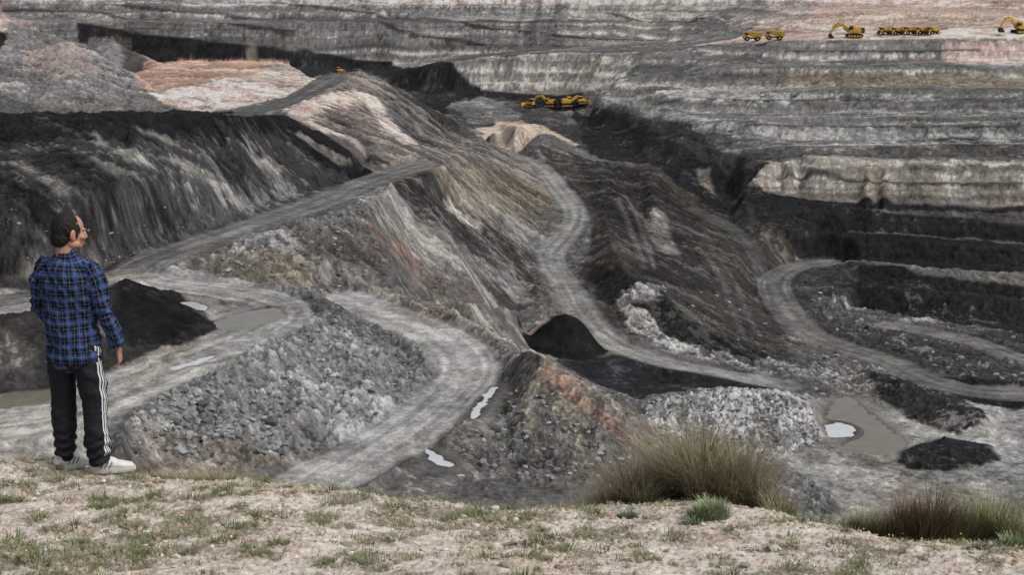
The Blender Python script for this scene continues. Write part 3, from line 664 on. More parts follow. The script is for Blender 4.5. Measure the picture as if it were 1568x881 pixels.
def clump(spots,pal,wd=(.002,.004),droop=(.3,1.0)):
    B=[];A=[];H2=[];Ln=[];Wd=[];Cl=[]
    for (px,py,r,h,k) in spots:
        x,y=ground_pt(px,py)
        a=R.uniform(0,6.28,k); rr_=np.sqrt(R.uniform(0,1,k))*r
        bx=x+np.cos(a)*rr_; by=y+np.sin(a)*rr_*.6
        bz=hillz(bx,by)-.02
        B.append(np.stack([bx,by,bz],1)); A.append(a+R.normal(0,.9,k))
        hh=h*(.35+.75*R.uniform(0,1,k)**.8)*(1-.4*(rr_/r)**2); H2.append(hh); Ln.append(hh*R.uniform(droop[0],droop[1],k)); Wd.append(R.uniform(wd[0],wd[1],k))
        pi=R.randint(0,len(pal),k); tone=R.uniform(.8,1.2); Cl.append(np.array(pal)[pi]*R.uniform(.6,1.35,(k,1))*tone)
    return [np.concatenate(q) for q in (B,A,H2,Ln,Wd,Cl)]
PT=[(.32,.26,.17),(.4,.34,.24),(.22,.19,.11),(.18,.18,.085),(.28,.21,.14),(.14,.12,.07)]
blades('tussock_grass',clump([(1105,742,.11,.62,1300),(1065,738,.10,.74,1300),(1035,740,.09,.62,900),(1080,752,.12,.5,900),(1005,738,.08,.42,600),(965,742,.1,.44,750),(930,745,.09,.3,500),(1140,750,.10,.52,1000),(1120,756,.1,.36,600),(1165,758,.08,.3,450),(1195,765,.1,.18,450),(900,748,.1,.14,300),(985,750,.1,.24,500)],PT,(.0014,.0032),(.15,1.15)),M_gr)
blades('dry_grass',clump([(280,697,.18,.16,800),(330,700,.2,.2,1000),(380,706,.18,.15,700),(420,710,.12,.08,300),(240,694,.12,.1,300),(20,682,.2,.05,200),(60,684,.2,.06,250),(500,722,.2,.06,300),(560,733,.2,.06,300),(870,748,.14,.1,350),(640,740,.2,.06,300),(700,748,.2,.06,300),(780,750,.2,.07,350)],[(.38,.29,.19),(.33,.26,.16),(.45,.37,.26),(.22,.21,.12)],(.0012,.0025)),M_gr)
blades('yellow_green_bush',clump([(1330,792,.1,.22,700),(1360,794,.1,.26,600),(1480,800,.14,.34,1000),(1520,800,.12,.4,900),(1560,806,.12,.26,600),(1305,788,.08,.14,300)],[(.25,.25,.12),(.34,.31,.16),(.18,.2,.09),(.37,.35,.21)],(.0016,.003),(.2,.8)),M_gr)
blades('red_brown_shrub',clump([(1385,797,.08,.34,700),(1425,800,.10,.4,1000),(1460,800,.08,.3,450)],[(.19,.11,.08),(.23,.15,.1),(.14,.09,.065),(.16,.15,.09)],(.002,.0035),(.1,.7)),M_gr)
blades('silvery_herb',clump([(1085,797,.11,.15,1000),(1060,802,.07,.07,300),(960,790,.06,.09,350),(985,752,.07,.12,300),(1500,838,.07,.07,300),(1550,830,.07,.12,300),(130,775,.06,.04,250),(115,828,.07,.05,300)],[(.22,.26,.15),(.28,.31,.21),(.16,.2,.1)],(.003,.0055),(.05,.7)),M_gr)
def flower(n):
    bm=bmesh.new()
    for i in range(n):
        if i<n*.6: px,py=(R.uniform(1300,1568),R.uniform(790,850))
        else: px,py=(R.uniform(0,1568),R.uniform(760,875))
        x,y=ground_pt(px,max(py,760)); z=gz(x,y)
        bmesh.ops.create_icosphere(bm,subdivisions=1,radius=.005,matrix=Matrix.Translation((x,y,z+R.uniform(.02,.06))))
    me=bpy.data.meshes.new('yellow_flowers'); bm.to_mesh(me); bm.free(); ob=bpy.data.objects.new('yellow_flowers',me); bpy.context.collection.objects.link(ob); me.materials.append(solid('petals',(.6,.5,.12)))
flower(60)
def rocks(name,P_,mat,colors):
    bm=bmesh.new(); bmesh.ops.create_icosphere(bm,subdivisions=1,radius=1.); bv=np.array([v.co[:] for v in bm.verts]); bf=np.array([[v.index for v in f.verts] for f in bm.faces]); bm.free()
    n=len(P_); V=np.empty((n,len(bv),3)); Cc=np.ones((n,len(bv),4),np.float32)
    for i,(x,y,z,s) in enumerate(P_):
        q=bv*R.uniform(.65,1.3,(len(bv),1))*np.array([R.uniform(.7,1.4),R.uniform(.7,1.3),R.uniform(.4,.8)])*s
        a=R.uniform(0,6.28); c,s_=math.cos(a),math.sin(a); q=q@np.array([[c,s_,0],[-s_,c,0],[0,0,1]])
        V[i]=q+(x,y,z+s*.15); Cc[i,:,:3]=np.array(colors[R.randint(len(colors))])*R.uniform(.7,1.25)
    Fx=(bf[None]+(np.arange(n)*len(bv))[:,None,None]).reshape(-1,3)
    me=bpy.data.meshes.new(name); me.from_pydata(V.reshape(-1,3).tolist(),[],Fx.tolist()); at=me.attributes.new('Col','FLOAT_COLOR','POINT'); at.data.foreach_set('color',Cc.ravel())
    ob=bpy.data.objects.new(name,me); bpy.context.collection.objects.link(ob); me.materials.append(mat); return ob
PP=[]
while len(PP)<5200:
    y=R.uniform(5.4,10.4); u=R.uniform(-.45,.45)
    if y>np.interp(u,ex,ed)+.1: continue
    PP.append((u*y,y,0,R.choice([.005,.008,.012,.02],p=[.4,.35,.2,.05])*R.uniform(.7,1.4)))
PP=np.array(PP); PP[:,2]=hillz(PP[:,0],PP[:,1])
rocks('gravel',PP,attr_mat('pebbles',.9,60,.25,0,.2),[(.42,.3,.21),(.5,.42,.34),(.3,.2,.14),(.6,.55,.5),(.33,.29,.25)])
BP=[]
def scatter_poly(bb,n,smin,smax):
    for _ in range(n):
        px=R.uniform(bb[0],bb[1]); py=R.uniform(bb[2],bb[3]); x,y,z=hit(px,py)
        u=(x/y-us[0])/(us[1]-us[0]); i=int(np.clip(u,0,NU-2)); j=int(np.clip(np.searchsorted(ys,y)-1,0,NV-2))
        if roadm[j,i]>.2 or col[j,i].mean()<.04: continue
        BP.append((x,y,tz_at(x,y),smin+(smax-smin)*R.uniform(0,1)**4))
scatter_poly((200,440,590,700),600,.12,.7); scatter_poly((420,640,480,640),600,.12,.55); scatter_poly((1000,1260,605,688),1300,.12,.6); scatter_poly((700,980,600,735),450,.1,.5); scatter_poly((340,600,300,430),350,.12,.5); scatter_poly((950,1300,440,590),350,.12,.7); scatter_poly((1240,1568,460,620),400,.15,.8); scatter_poly((0,400,300,420),120,.1,.4)
BP.append(hit(417,652)[:2]+(tz_at(*hit(417,652)[:2])+.2,1.1)); BP.append(hit(435,690)[:2]+(tz_at(*hit(435,690)[:2])+.2,.8))
rocks('boulders',BP,attr_mat('boulder_rock',.95,2,.3,.1,.1),[(.24,.24,.235),(.19,.19,.185),(.3,.295,.29),(.13,.128,.122)])
print('foreground',time.time()-T0)
# ---------------------------------------------------------------- machines
M_y=solid('machine_yellow',(.55,.33,.04),.5,0,1.5,.3); M_k=solid('machine_black',(.022,.022,.022),.7); M_g=solid('cab_glass',(.03,.04,.05),.15); M_b=solid('dump_body_yellow',(.42,.27,.05),.6,0,1.,.35)
def box(bm,c,s,mi,ry=0,taper=None):
    r=bmesh.ops.create_cube(bm,size=1.,matrix=Matrix.Translation(c)@Matrix.Rotation(ry,4,'Y')@Matrix.Diagonal((*s,1)))
    fs={f for v in r['verts'] for f in v.link_faces}
    for f in fs: f.material_index=mi
    bmesh.ops.bevel(bm,geom=list({e for f in fs for e in f.edges}),offset=min(s)*.08,segments=1,affect='EDGES',material=-1)
def cyl(bm,c,r,w,mi,n=16):
    q=bmesh.ops.create_cone(bm,cap_ends=True,segments=n,radius1=r,radius2=r,depth=w,matrix=Matrix.Translation(c)@Matrix.Rotation(math.pi/2,4,'X'))
    for f in {f for v in q['verts'] for f in v.link_faces}: f.material_index=mi
def beam(bm,a,b,t,wd,mi):
    a=Vector(a);b=Vector(b); d=b-a; box(bm,(a+b)/2,(d.length,wd,t),mi,ry=-math.atan2(d.z,d.x))
def prism(bm,prof,w,mi,y0=0):
    lo=[bm.verts.new((x,y0-w/2,z)) for x,z in prof]; hi=[bm.verts.new((x,y0+w/2,z)) for x,z in prof]
    fs=[bm.faces.new(lo),bm.faces.new(hi[::-1])]
    for i in range(len(prof)):
        j=(i+1)%len(prof); fs.append(bm.faces.new((lo[j],lo[i],hi[i],hi[j])))
    for f in fs: f.material_index=mi
def finish(bm,name,loc,yaw,sc):
    bmesh.ops.recalc_face_normals(bm,faces=bm.faces); me=bpy.data.meshes.new(name); bm.to_mesh(me); bm.free()
    for m_ in (M_y,M_k,M_g,M_b): me.materials.append(m_)
    ob=bpy.data.objects.new(name,me); bpy.context.collection.objects.link(ob); ob.location=loc; ob.rotation_euler=(0,0,yaw); ob.scale=(sc,)*3; return ob
def zmax(x,y,r=2.5):
    return max(tz_at(x+dx,y+dy) for dx in (-r,0,r) for dy in (-r,0,r))
def excavator(px,py,yaw,sc=1.,pose=0):
    bm=bmesh.new()
    for s in (-1,1):
        prism(bm,[(-2.3,0.25),(-2.,0),(2.,0),(2.3,.25),(2.4,.6),(2.1,1.),(-2.1,1.),(-2.4,.6)],.6,1,s*1.3)
        for i in range(5): cyl(bm,(-1.6+i*.8,s*1.62,.4),.28,.1,0)
    box(bm,(0,0,1.1),(1.8,1.8,.3),1)
    box(bm,(-.6,0,1.85),(3.6,2.7,1.2),0); box(bm,(-2.2,0,1.95),(1.,2.7,1.5),1); box(bm,(-1.,-.3,2.65),(1.9,1.6,.5),0)
    box(bm,(.9,.85,2.4),(1.3,1.,1.9),0); box(bm,(1.1,.85,2.65),(1.15,1.04,1.),2); box(bm,(.9,.85,3.4),(1.4,1.05,.12),0)
    if pose==0: A,B,Cc,D=(1.2,-.2,1.8),(3.8,-.2,3.7),(6.,-.2,2.5),(6.8,-.2,.9)
    else: A,B,Cc,D=(1.2,-.2,1.8),(3.4,-.2,4.4),(5.8,-.2,3.9),(7.0,-.2,1.6)
    beam(bm,A,B,.95,.6,0); beam(bm,B,Cc,.8,.55,0); beam(bm,Cc,D,.6,.45,0); beam(bm,(1.6,-.2,1.3),(B[0]-.6,-.2,B[2]-1.2),.22,.22,1); beam(bm,(B[0]+.6,-.2,B[2]+.4),(Cc[0]+.2,-.2,Cc[2]+.45),.2,.2,1)
    x,z=D[0],D[2]
    prism(bm,[(x+.3,z+.1),(x+.45,z-.9),(x-.1,z-1.3),(x-1.2,z-1.2),(x-.9,z-.7),(x-.5,z-.2),(x-.2,z+.2)],1.5,1,-.2)
    x,y,_=hit(px,py); return finish(bm,'excavator',(x,y,zmax(x,y)-.2),yaw,sc)
def truck(x,y,yaw,sc=1.):
    bm=bmesh.new()
    box(bm,(0,0,1.25),(7.,1.6,.5),1)
    for cx,w in ((2.4,.7),(-1.9,1.2)):
        for s in (-1,1): cyl(bm,(cx,s*1.6,1.),1.,w,1,18); cyl(bm,(cx,s*(1.6+w/2+.02),1.),.4,.06,0,12)
    prism(bm,[(3.9,1.1),(3.9,2.3),(2.1,2.3),(1.6,1.1)],2.6,0); box(bm,(2.7,.6,2.9),(1.3,1.3,1.2),0); box(bm,(2.85,.6,3.),(1.2,1.34,.65),2); box(bm,(3.98,0,1.6),(.1,1.8,.7),1)
    prism(bm,[(-4.,2.4),(-3.6,1.7),(-.5,1.6),(1.7,2.5),(1.9,3.4),(3.9,3.75),(3.9,3.95),(1.5,3.95),(-4.,3.5)],3.4,3)
    for i in range(4): 
        for s in (-1,1): box(bm,(-3.+i*1.3,s*1.73,2.8),(.22,.12,1.4),0)
    return finish(bm,'haul_truck',(x,y,zmax(x,y)-.1),yaw,sc)
def dozer(px,py,yaw,sc=1.):
    bm=bmesh.new()
    for s in (-1,1):
        prism(bm,[(-2.,.2),(-1.6,0),(1.5,0),(2.,.3),(1.9,.8),(0,1.3),(-1.6,1.1),(-2.1,.7)],.6,1,s*1.1)
        for i in range(4): cyl(bm,(-1.3+i*.85,s*1.42,.35),.25,.08,0)
    box(bm,(.7,0,1.5),(2.4,1.3,.9),0); box(bm,(-.9,0,1.5),(1.2,1.6,1.),0); box(bm,(-.6,0,2.5),(1.4,1.4,1.1),2); box(bm,(-.6,0,3.1),(1.6,1.6,.14),0)
    prism(bm,[(2.6,.05),(2.9,.1),(2.7,.7),(2.95,1.5),(2.75,1.5),(2.5,.8)],3.8,0); beam(bm,(0,1.5,.6),(2.6,1.5,.5),.2,.2,0); beam(bm,(0,-1.5,.6),(2.6,-1.5,.5),.2,.2,0); cyl(bm,(1.3,.3,2.2),.1,.8,1); beam(bm,(-2.,0,.9),(-3.,0,.7),.25,1.2,1)
    x,y,_=hit(px,py); return finish(bm,'bulldozer',(x,y,zmax(x,y)-.1),yaw,sc)
excavator(1308,56,math.pi-.1,1.6); excavator(1562,52,math.pi+.3,1.5,1)
for px in (1353,1372,1391,1410,1428):
    x,y,_=hit(px,52); truck(x,y,math.pi+R.uniform(-.2,.2)+.5,.85)
for px in (1152,1186):
    x,y,_=hit(px,64); truck(x,y,math.pi+R.uniform(-.2,.2),1.1)
excavator(868,165,.15,1.25); excavator(842,165,2.9,1.1,1); dozer(812,165,2.6,1.2); dozer(520,112,.5,.9); dozer(890,162,.4,1.1)
# ---------------------------------------------------------------- man
def tube(bm,path,rad,n=14,flat=None):
    path=[Vector(p) for p in path]; rings=[]
    pts=[];rs=[]
    for i,(p,r) in enumerate(zip(path,rad)):
        r=r if isinstance(r,tuple) else (r,r)
        pts.append(p); rs.append(r)
    d0=(pts[0]-pts[1]).normalized(); d1=(pts[-1]-pts[-2]).normalized()
    m0=min(rs[0]);m1=min(rs[-1])
    pts=[pts[0]+d0*m0*.85,pts[0]+d0*m0*.5]+pts+[pts[-1]+d1*m1*.5,pts[-1]+d1*m1*.85]
    rs=[tuple(v*.45 for v in rs[0]),tuple(v*.83 for v in rs[0])]+rs+[tuple(v*.83 for v in rs[-1]),tuple(v*.45 for v in rs[-1])]
    for i,(p,r) in enumerate(zip(pts,rs)):
        a=pts[max(i-1,0)]; b=pts[min(i+1,len(pts)-1)]; d=(b-a).normalized()
        ex_=Vector((1,0,0)) if abs(d.x)<.8 else Vector((0,1,0))
        xa=(ex_-d*ex_.dot(d)).normalized(); ya=d.cross(xa)
        rings.append([bm.verts.new(p+xa*math.cos(t*2*math.pi/n)*r[0]+ya*math.sin(t*2*math.pi/n)*r[1]) for t in range(n)])
    for a,b in zip(rings[:-1],rings[1:]):
        for i in range(n): bm.faces.new((a[i],a[(i+1)%n],b[(i+1)%n],b[i]))
    bm.faces.new(rings[0][::-1]); bm.faces.new(rings[-1])
def ell(bm,c,r,rot=None):
    m=Matrix.Translation(c)
    if rot: m=m@Matrix.Rotation(rot[0],4,rot[1])
    bmesh.ops.create_uvsphere(bm,u_segments=20,v_segments=14,radius=1.,matrix=m@Matrix.Diagonal((*r,1)))
def remesh(bm,name,vox,smooth=2):
    bmesh.ops.recalc_face_normals(bm,faces=bm.faces)
    me=bpy.data.meshes.new(name+'_raw'); bm.to_mesh(me); bm.free()
    ob=bpy.data.objects.new(name,me); bpy.context.collection.objects.link(ob)
    md=ob.modifiers.new('r','REMESH'); md.mode='VOXEL'; md.voxel_size=vox
    if smooth: sm=ob.modifiers.new('s','SMOOTH'); sm.factor=.5; sm.iterations=smooth
    dg=bpy.context.evaluated_depsgraph_get(); m2=bpy.data.meshes.new_from_object(ob.evaluated_get(dg)); ob.modifiers.clear(); ob.data=m2; m2.name=name
    m2.polygons.foreach_set('use_smooth',np.ones(len(m2.polygons),bool)); return ob
def getco(me): a=np.empty(len(me.vertices)*3,np.float32); me.vertices.foreach_get('co',a); return a.reshape(-1,3)
def setco(me,a): me.vertices.foreach_set('co',a.astype(np.float32).ravel()); me.update()
man=bpy.data.objects.new('man',None); bpy.context.collection.objects.link(man)
parts=[]
RA=[(.160,-.005,1.405),(.205,-.012,1.33),(.232,-.005,1.16),(.258,.045,1.0),(.268,.09,.885)]
LA=[(-.160,-.005,1.405),(-.203,.0,1.33),(-.225,.01,1.16),(-.20,.10,1.0),(-.16,.17,.92)]
bm=bmesh.new()
tube(bm,[(0,0,.83),(0,0,.95),(0,-.005,1.08),(0,-.01,1.2),(0,-.015,1.32),(0,-.012,1.385),(0,-.006,1.43),(0,0,1.465),(0,.01,1.495)],[(.182,.135),(.18,.132),(.18,.13),(.188,.13),(.195,.128),(.188,.117),(.155,.098),(.105,.082),(.07,.068)],24)
for A in (RA,LA): tube(bm,A,[.066,.066,.058,.052,.045])
shirt=remesh(bm,'shirt',.006,5)
co=getco(shirt.data)
def nrm(me): a=np.empty(len(me.vertices)*3,np.float32); me.vertices.foreach_get('normal',a); return a.reshape(-1,3)
N_=nrm(shirt.data); 
fold=np.abs(fbm(co[:,0]*8+co[:,2]*6,co[:,1]*7+co[:,2]*2.,3,1)); fold2=fbm(co[:,0]*16-co[:,2]*13,co[:,1]*16+co[:,2]*7,2,3)
elb=np.exp(-((co[:,2]-1.14)/.08)**2)*(np.abs(co[:,0])>.19)
co2=co+N_*((fold*.024+fold2*.009-.009+elb*.007*np.sin(co[:,2]*130+co[:,1]*40))[:,None])
setco(shirt.data,co2)
def segd(p,a,b):
    a=np.array(a);b=np.array(b);d=b-a;t=np.clip(((p-a)@d)/(d@d),0,1);return np.linalg.norm(p-a-t[:,None]*d,axis=1),t
s=np.arctan2(co[:,0],-co[:,1])*.17; t=co[:,2].copy()
for A in (RA,LA):
    best=np.full(len(co),9.); tt=np.zeros(len(co)); acc=0; ax=np.zeros((len(co),3))
    for a,b in zip(A[:-1],A[1:]):
        d,k=segd(co,a,b); mm=d<best; best=np.where(mm,d,best); ln_=np.linalg.norm(np.array(b)-np.array(a)); tt=np.where(mm,acc+k*ln_,tt); acc+=ln_
        c_=np.array(a)+k[:,None]*(np.array(b)-np.array(a)); ax=np.where(mm[:,None],c_,ax)
    arm=(best<.08)&(np.abs(co[:,0])>.172)&(np.sign(co[:,0])==np.sign(A[0][0]))
    s=np.where(arm,np.arctan2(co[:,0]-ax[:,0],-(co[:,1]-ax[:,1]))*.055,s); t=np.where(arm,-tt+1.43,t)
s=s+.006*fbm(co[:,2]*5,co[:,0]*5,2,1); t=t+.006*fbm(co[:,0]*6,co[:,2]*4,2,2)
at=shirt.data.attributes.new('plaid','FLOAT_VECTOR','POINT'); at.data.foreach_set('vector',np.stack([s,t,s*0],1).astype(np.float32).ravel())
pt=NT('plaid_flannel'); a=pt.add('ShaderNodeAttribute',attribute_name='plaid'); sx=pt.add('ShaderNodeSeparateXYZ'); pt.l.new(a.outputs['Vector'],sx.inputs[0])
def bandm(o,per,lo,hi,sh_=0.):
    f=pt.math('FRACT',pt.math('ADD',pt.math('MULTIPLY',o,1/per),10.+sh_)); return pt.math('MULTIPLY',pt.math('GREATER_THAN',f,lo),pt.math('LESS_THAN',f,hi))
pr=.078
dv=pt.math('ADD',bandm(sx.outputs[0],pr,0,.5),bandm(sx.outputs[1],pr,0,.5))
c=pt.mixc(pt.math('MULTIPLY',dv,.5),(.035,.065,.17),(.006,.007,.012))
lv=pt.math('MAXIMUM',bandm(sx.outputs[0],pr,.70,.745),bandm(sx.outputs[1],pr,.70,.745)); c=pt.mixc(pt.math('MULTIPLY',lv,.38),c,(.26,.3,.38))
lv=pt.math('MAXIMUM',bandm(sx.outputs[0],pr,.22,.26),bandm(sx.outputs[1],pr,.22,.26)); c=pt.mixc(pt.math('MULTIPLY',lv,.38),c,(.27,.29,.2))
pt.l.new(c,pt.b.inputs['Base Color']); pt.b.inputs['Roughness'].default_value=.95; pt.b.inputs['Specular IOR Level'].default_value=.1
gg=pt.add('ShaderNodeNewGeometry'); pt.bump(pt.noise(30,4,gg.outputs['Position']),.02,.8)
shirt.data.materials.append(pt.m); parts.append(shirt)
bm=bmesh.new()
def ringband(bm,cx,cy,z0,z1,r0,r1,th,n=40,wav=.0):
    R_=[]
    for z,r,o in ((z0,r0,0),(z1,r1,0),(z1,r1,-th),(z0,r0,-th)):
        R_.append([bm.verts.new((cx+math.cos(k*2*math.pi/n)*(r[0]+o+wav*math.sin(k*1.7)),cy+math.sin(k*2*math.pi/n)*(r[1]+o+wav*math.sin(k*1.7)),z+wav*.8*math.cos(k*.9))) for k in range(n)])
    for a,b in zip(R_,R_[1:]+R_[:1]):
        for i in range(n): bm.faces.new((a[i],a[(i+1)%n],b[(i+1)%n],b[i]))
ringband(bm,0,0,.785,.87,(.188,.146),(.185,.14),.006,48,.005)
ringband(bm,0,.005,1.475,1.52,(.078,.076),(.066,.066),.008)
bmesh.ops.recalc_face_normals(bm,faces=bm.faces)
me=bpy.data.meshes.new('shirt_hem'); bm.to_mesh(me); bm.free(); hem=bpy.data.objects.new('shirt_hem_and_collar',me); bpy.context.collection.objects.link(hem)
co=getco(me); at=me.attributes.new('plaid','FLOAT_VECTOR','POINT'); at.data.foreach_set('vector',np.stack([np.arctan2(co[:,0],-co[:,1])*.17,co[:,2],co[:,2]*0],1).astype(np.float32).ravel()); me.materials.append(pt.m); me.polygons.foreach_set('use_smooth',np.ones(len(me.polygons),bool)); parts.append(hem)
RL=[(.09,0,.88),(.105,.0,.72),(.118,.01,.5),(.128,-.01,.3),(.138,-.015,.12)]
LL=[(-.09,0,.88),(-.1,.0,.72),(-.112,.02,.5),(-.12,.01,.3),(-.125,.005,.12)]
bm=bmesh.new()
tube(bm,[(0,0,.98),(0,0,.9),(0,-.005,.82)],[(.155,.112),(.165,.125),(.16,.125)],24)
for A in (RL,LL): tube(bm,A,[(.092,.112),(.09,.1),(.082,.09),(.078,.088),(.064,.068)])
tr_=remesh(bm,'trousers',.0065,3); co=getco(tr_.data); N_=nrm(tr_.data)
low=np.clip((.35-co[:,2])/.25,0,1)
fo=np.abs(fbm(co[:,0]*6+co[:,2]*3,co[:,1]*6+co[:,2]*9,3,0))*.016+low*.013*np.sin(co[:,2]*95+4*fbm(co[:,0]*8,co[:,1]*8,2,1))
c0=co.copy(); setco(tr_.data,co+N_*(fo-.004)[:,None])
xa=np.interp(c0[:,2],[.12,.3,.5,.72,.88],[.138,.128,.118,.105,.09]); ya=np.interp(c0[:,2],[.12,.3,.5,.72,.88],[-.015,-.01,.01,0,0])
an=np.arctan2(c0[:,1]-ya,np.abs(c0[:,0])-xa)
at=tr_.data.attributes.new('leg','FLOAT_VECTOR','POINT'); at.data.foreach_set('vector',np.stack([an,c0[:,2],np.where(np.abs(c0[:,0])>xa-.02,1.,0.)],1).astype(np.float32).ravel())
tt_=NT('track_trousers'); a=tt_.add('ShaderNodeAttribute',attribute_name='leg'); sx=tt_.add('ShaderNodeSeparateXYZ'); tt_.l.new(a.outputs['Vector'],sx.inputs[0])
sm=None
for c_ in (-.42,-.14,.14):
    q=tt_.math('LESS_THAN',tt_.math('ABSOLUTE',tt_.math('SUBTRACT',sx.outputs[0],c_)),.075); sm=q if sm is None else tt_.math('MAXIMUM',sm,q)
sm=tt_.math('MULTIPLY',sm,tt_.math('GREATER_THAN',sx.outputs[2],.5)); sm=tt_.math('MULTIPLY',sm,tt_.math('GREATER_THAN',sx.outputs[1],.13))
tt_.l.new(tt_.mixc(sm,(.013,.012,.016),(.6,.6,.62)),tt_.b.inputs['Base Color']); tt_.b.inputs['Roughness'].default_value=.75; tt_.b.inputs['Specular IOR Level'].default_value=.2
gg=tt_.add('ShaderNodeNewGeometry'); tt_.bump(tt_.noise(30,3,gg.outputs['Position']),.012,.6)
tr_.data.materials.append(tt_.m); parts.append(tr_)
M_skin=NT('skin'); gs=M_skin.add('ShaderNodeNewGeometry'); M_skin.l.new(M_skin.mixc(M_skin.noise(40,3,gs.outputs['Position']),(.34,.17,.11),(.46,.26,.18)),M_skin.b.inputs['Base Color']); M_skin.b.inputs['Roughness'].default_value=.55
M_shoe=solid('white_leather',(.6,.59,.56),.5,0,30,.12); M_sole=solid('shoe_sole',(.5,.48,.44),.7,0,30,.15); M_sock=solid('sock',(.5,.5,.5),.9); M_lace=solid('laces',(.75,.75,.75),.8); M_grey=solid('shoe_grey_stripe',(.15,.15,.16),.6)
def shoe(x,y,yaw,nm):
    e=bpy.data.objects.new(nm,None); bpy.context.collection.objects.link(e); e.location=(x,y,0); e.rotation_euler=(0,0,yaw); e.parent=man
    bm=bmesh.new()
    tube(bm,[(0,-.065,.05),(0,-.01,.055),(0,.06,.05),(0,.13,.04),(0,.185,.034)],[(.036,.036),(.04,.045),(.044,.038),(.047,.028),(.036,.02)])
    tube(bm,[(0,-.03,.05),(0,-.03,.1)],[(.042,.05),(.04,.048)])
    ell(bm,(0,.03,.07),(.036,.07,.035))
    o=remesh(bm,'upper',.004,3); o.data.materials.append(M_shoe); o.parent=e
    bm=bmesh.new(); prof=[]
    n=36
    for k in range(n):
        a=k/n*2*math.pi; yy=math.cos(a); xx=math.sin(a)
        Y_=.06+yy*.155; wdt=.05 if yy>0 else .043
        prof.append((xx*wdt*(1-.12*abs(yy)**3)+(.004),Y_))
    lo=[bm.verts.new((x_,y_,0.0)) for x_,y_ in prof]; mi_=[bm.verts.new((x_*1.03,.06+(y_-.06)*1.02,.014)) for x_,y_ in prof]; hi=[bm.verts.new((x_*.97,.06+(y_-.06)*.99,.034+.008*max(0,(.06-y_)/.1))) for x_,y_ in prof]
    for A_,B_ in ((lo,mi_),(mi_,hi)):
        for i in range(n): bm.faces.new((A_[i],A_[(i+1)%n],B_[(i+1)%n],B_[i]))
    bm.faces.new(lo); bm.faces.new(hi); bmesh.ops.recalc_face_normals(bm,faces=bm.faces)
    me=bpy.data.meshes.new('sole'); bm.to_mesh(me); bm.free(); o=bpy.data.objects.new('sole',me); bpy.context.collection.objects.link(o); me.materials.append(M_sole); o.parent=e
    bm=bmesh.new()
    for i in range(4): tube(bm,[(-.03,.045+i*.02,.088-i*.009),(0,.05+i*.02,.103-i*.01),(.03,.045+i*.02,.088-i*.009)],[.0035]*3,6)
    me=bpy.data.meshes.new('laces'); bm.to_mesh(me); bm.free(); o=bpy.data.objects.new('laces',me); bpy.context.collection.objects.link(o); me.materials.append(M_lace); o.parent=e
    bm=bmesh.new()
    for s_ in (-1,1):
        for i in range(3): tube(bm,[(s_*.044,-.01+i*.028,.038),(s_*.039,.015+i*.025,.078-i*.004)],[.005]*2,6)
    me=bpy.data.meshes.new('side_stripes'); bm.to_mesh(me); bm.free(); o=bpy.data.objects.new('side_stripes',me); bpy.context.collection.objects.link(o); me.materials.append(M_grey); o.parent=e
    bm=bmesh.new(); tube(bm,[(0,-.025,.07),(0,-.025,.15)],[.042,.043]); o=remesh(bm,'sock',.005,1); o.data.materials.append(M_sock); o.parent=e
shoe(.145,.01,-1.15,'right_shoe'); shoe(-.125,.03,-.75,'left_shoe')
bm=bmesh.new()
ell(bm,(0,-.008,.12),(.076,.097,.098)); ell(bm,(0,.035,.07),(.062,.066,.085)); ell(bm,(0,.06,.012),(.038,.036,.032)); tube(bm,[(0,-.01,-.12),(0,-.01,-.04),(0,0,.04)],[(.066,.066),(.06,.064),(.058,.064)])
tube(bm,[(0,.093,.105),(0,.106,.08),(0,.112,.064)],[(.010,.010),(.012,.012),(.015,.012)]); ell(bm,(0,.1,.056),(.018,.013,.009))
for s_ in (-1,1):
    ell(bm,(s_*.03,.083,.118),(.027,.014,.009)); ell(bm,(s_*.045,.066,.07),(.022,.024,.02)); ell(bm,(s_*.052,.02,.02),(.022,.042,.026))
    ell(bm,(s_*.08,-.005,.085),(.010,.022,.034),(s_*.35,'Z')); ell(bm,(s_*.077,.004,.06),(.009,.014,.016))
ell(bm,(0,.09,.028),(.022,.012,.006)); ell(bm,(0,.089,.016),(.02,.012,.007))
head=remesh(bm,'head',.0032,3)
head.data.materials.append(M_skin.m)
hd=bpy.data.objects.new('head_joint',None); bpy.context.collection.objects.link(hd); hd.location=(0,.02,1.555); hd.parent=man; hd.scale=(1.03,1.03,1.0); hd.rotation_euler=(math.radians(-9),0,math.radians(-40)); head.parent=hd
M_eye=solid('eye',(.6,.6,.58),.2); M_iris=solid('iris',(.05,.03,.02),.2); M_brow=solid('eyebrow_hair',(.03,.022,.018),.8); M_lip=solid('lips',(.35,.14,.11),.5)
for s_ in (-1,1):
    for r_,yy,mm,nn in ((.012,.084,M_eye,'eyeball'),(.006,.0915,M_iris,'iris')):
        bm=bmesh.new(); ell(bm,(s_*.031,yy,.1),(r_,r_,r_)); me=bpy.data.meshes.new(nn); bm.to_mesh(me); bm.free(); o=bpy.data.objects.new(nn,me); bpy.context.collection.objects.link(o); me.materials.append(mm); o.parent=hd
    bm=bmesh.new(); tube(bm,[(s_*.014,.096,.123),(s_*.032,.095,.128),(s_*.05,.081,.122)],[.0035,.0045,.003],6); me=bpy.data.meshes.new('eyebrow'); bm.to_mesh(me); bm.free(); o=bpy.data.objects.new('eyebrow',me); bpy.context.collection.objects.link(o); me.materials.append(M_brow); o.parent=hd
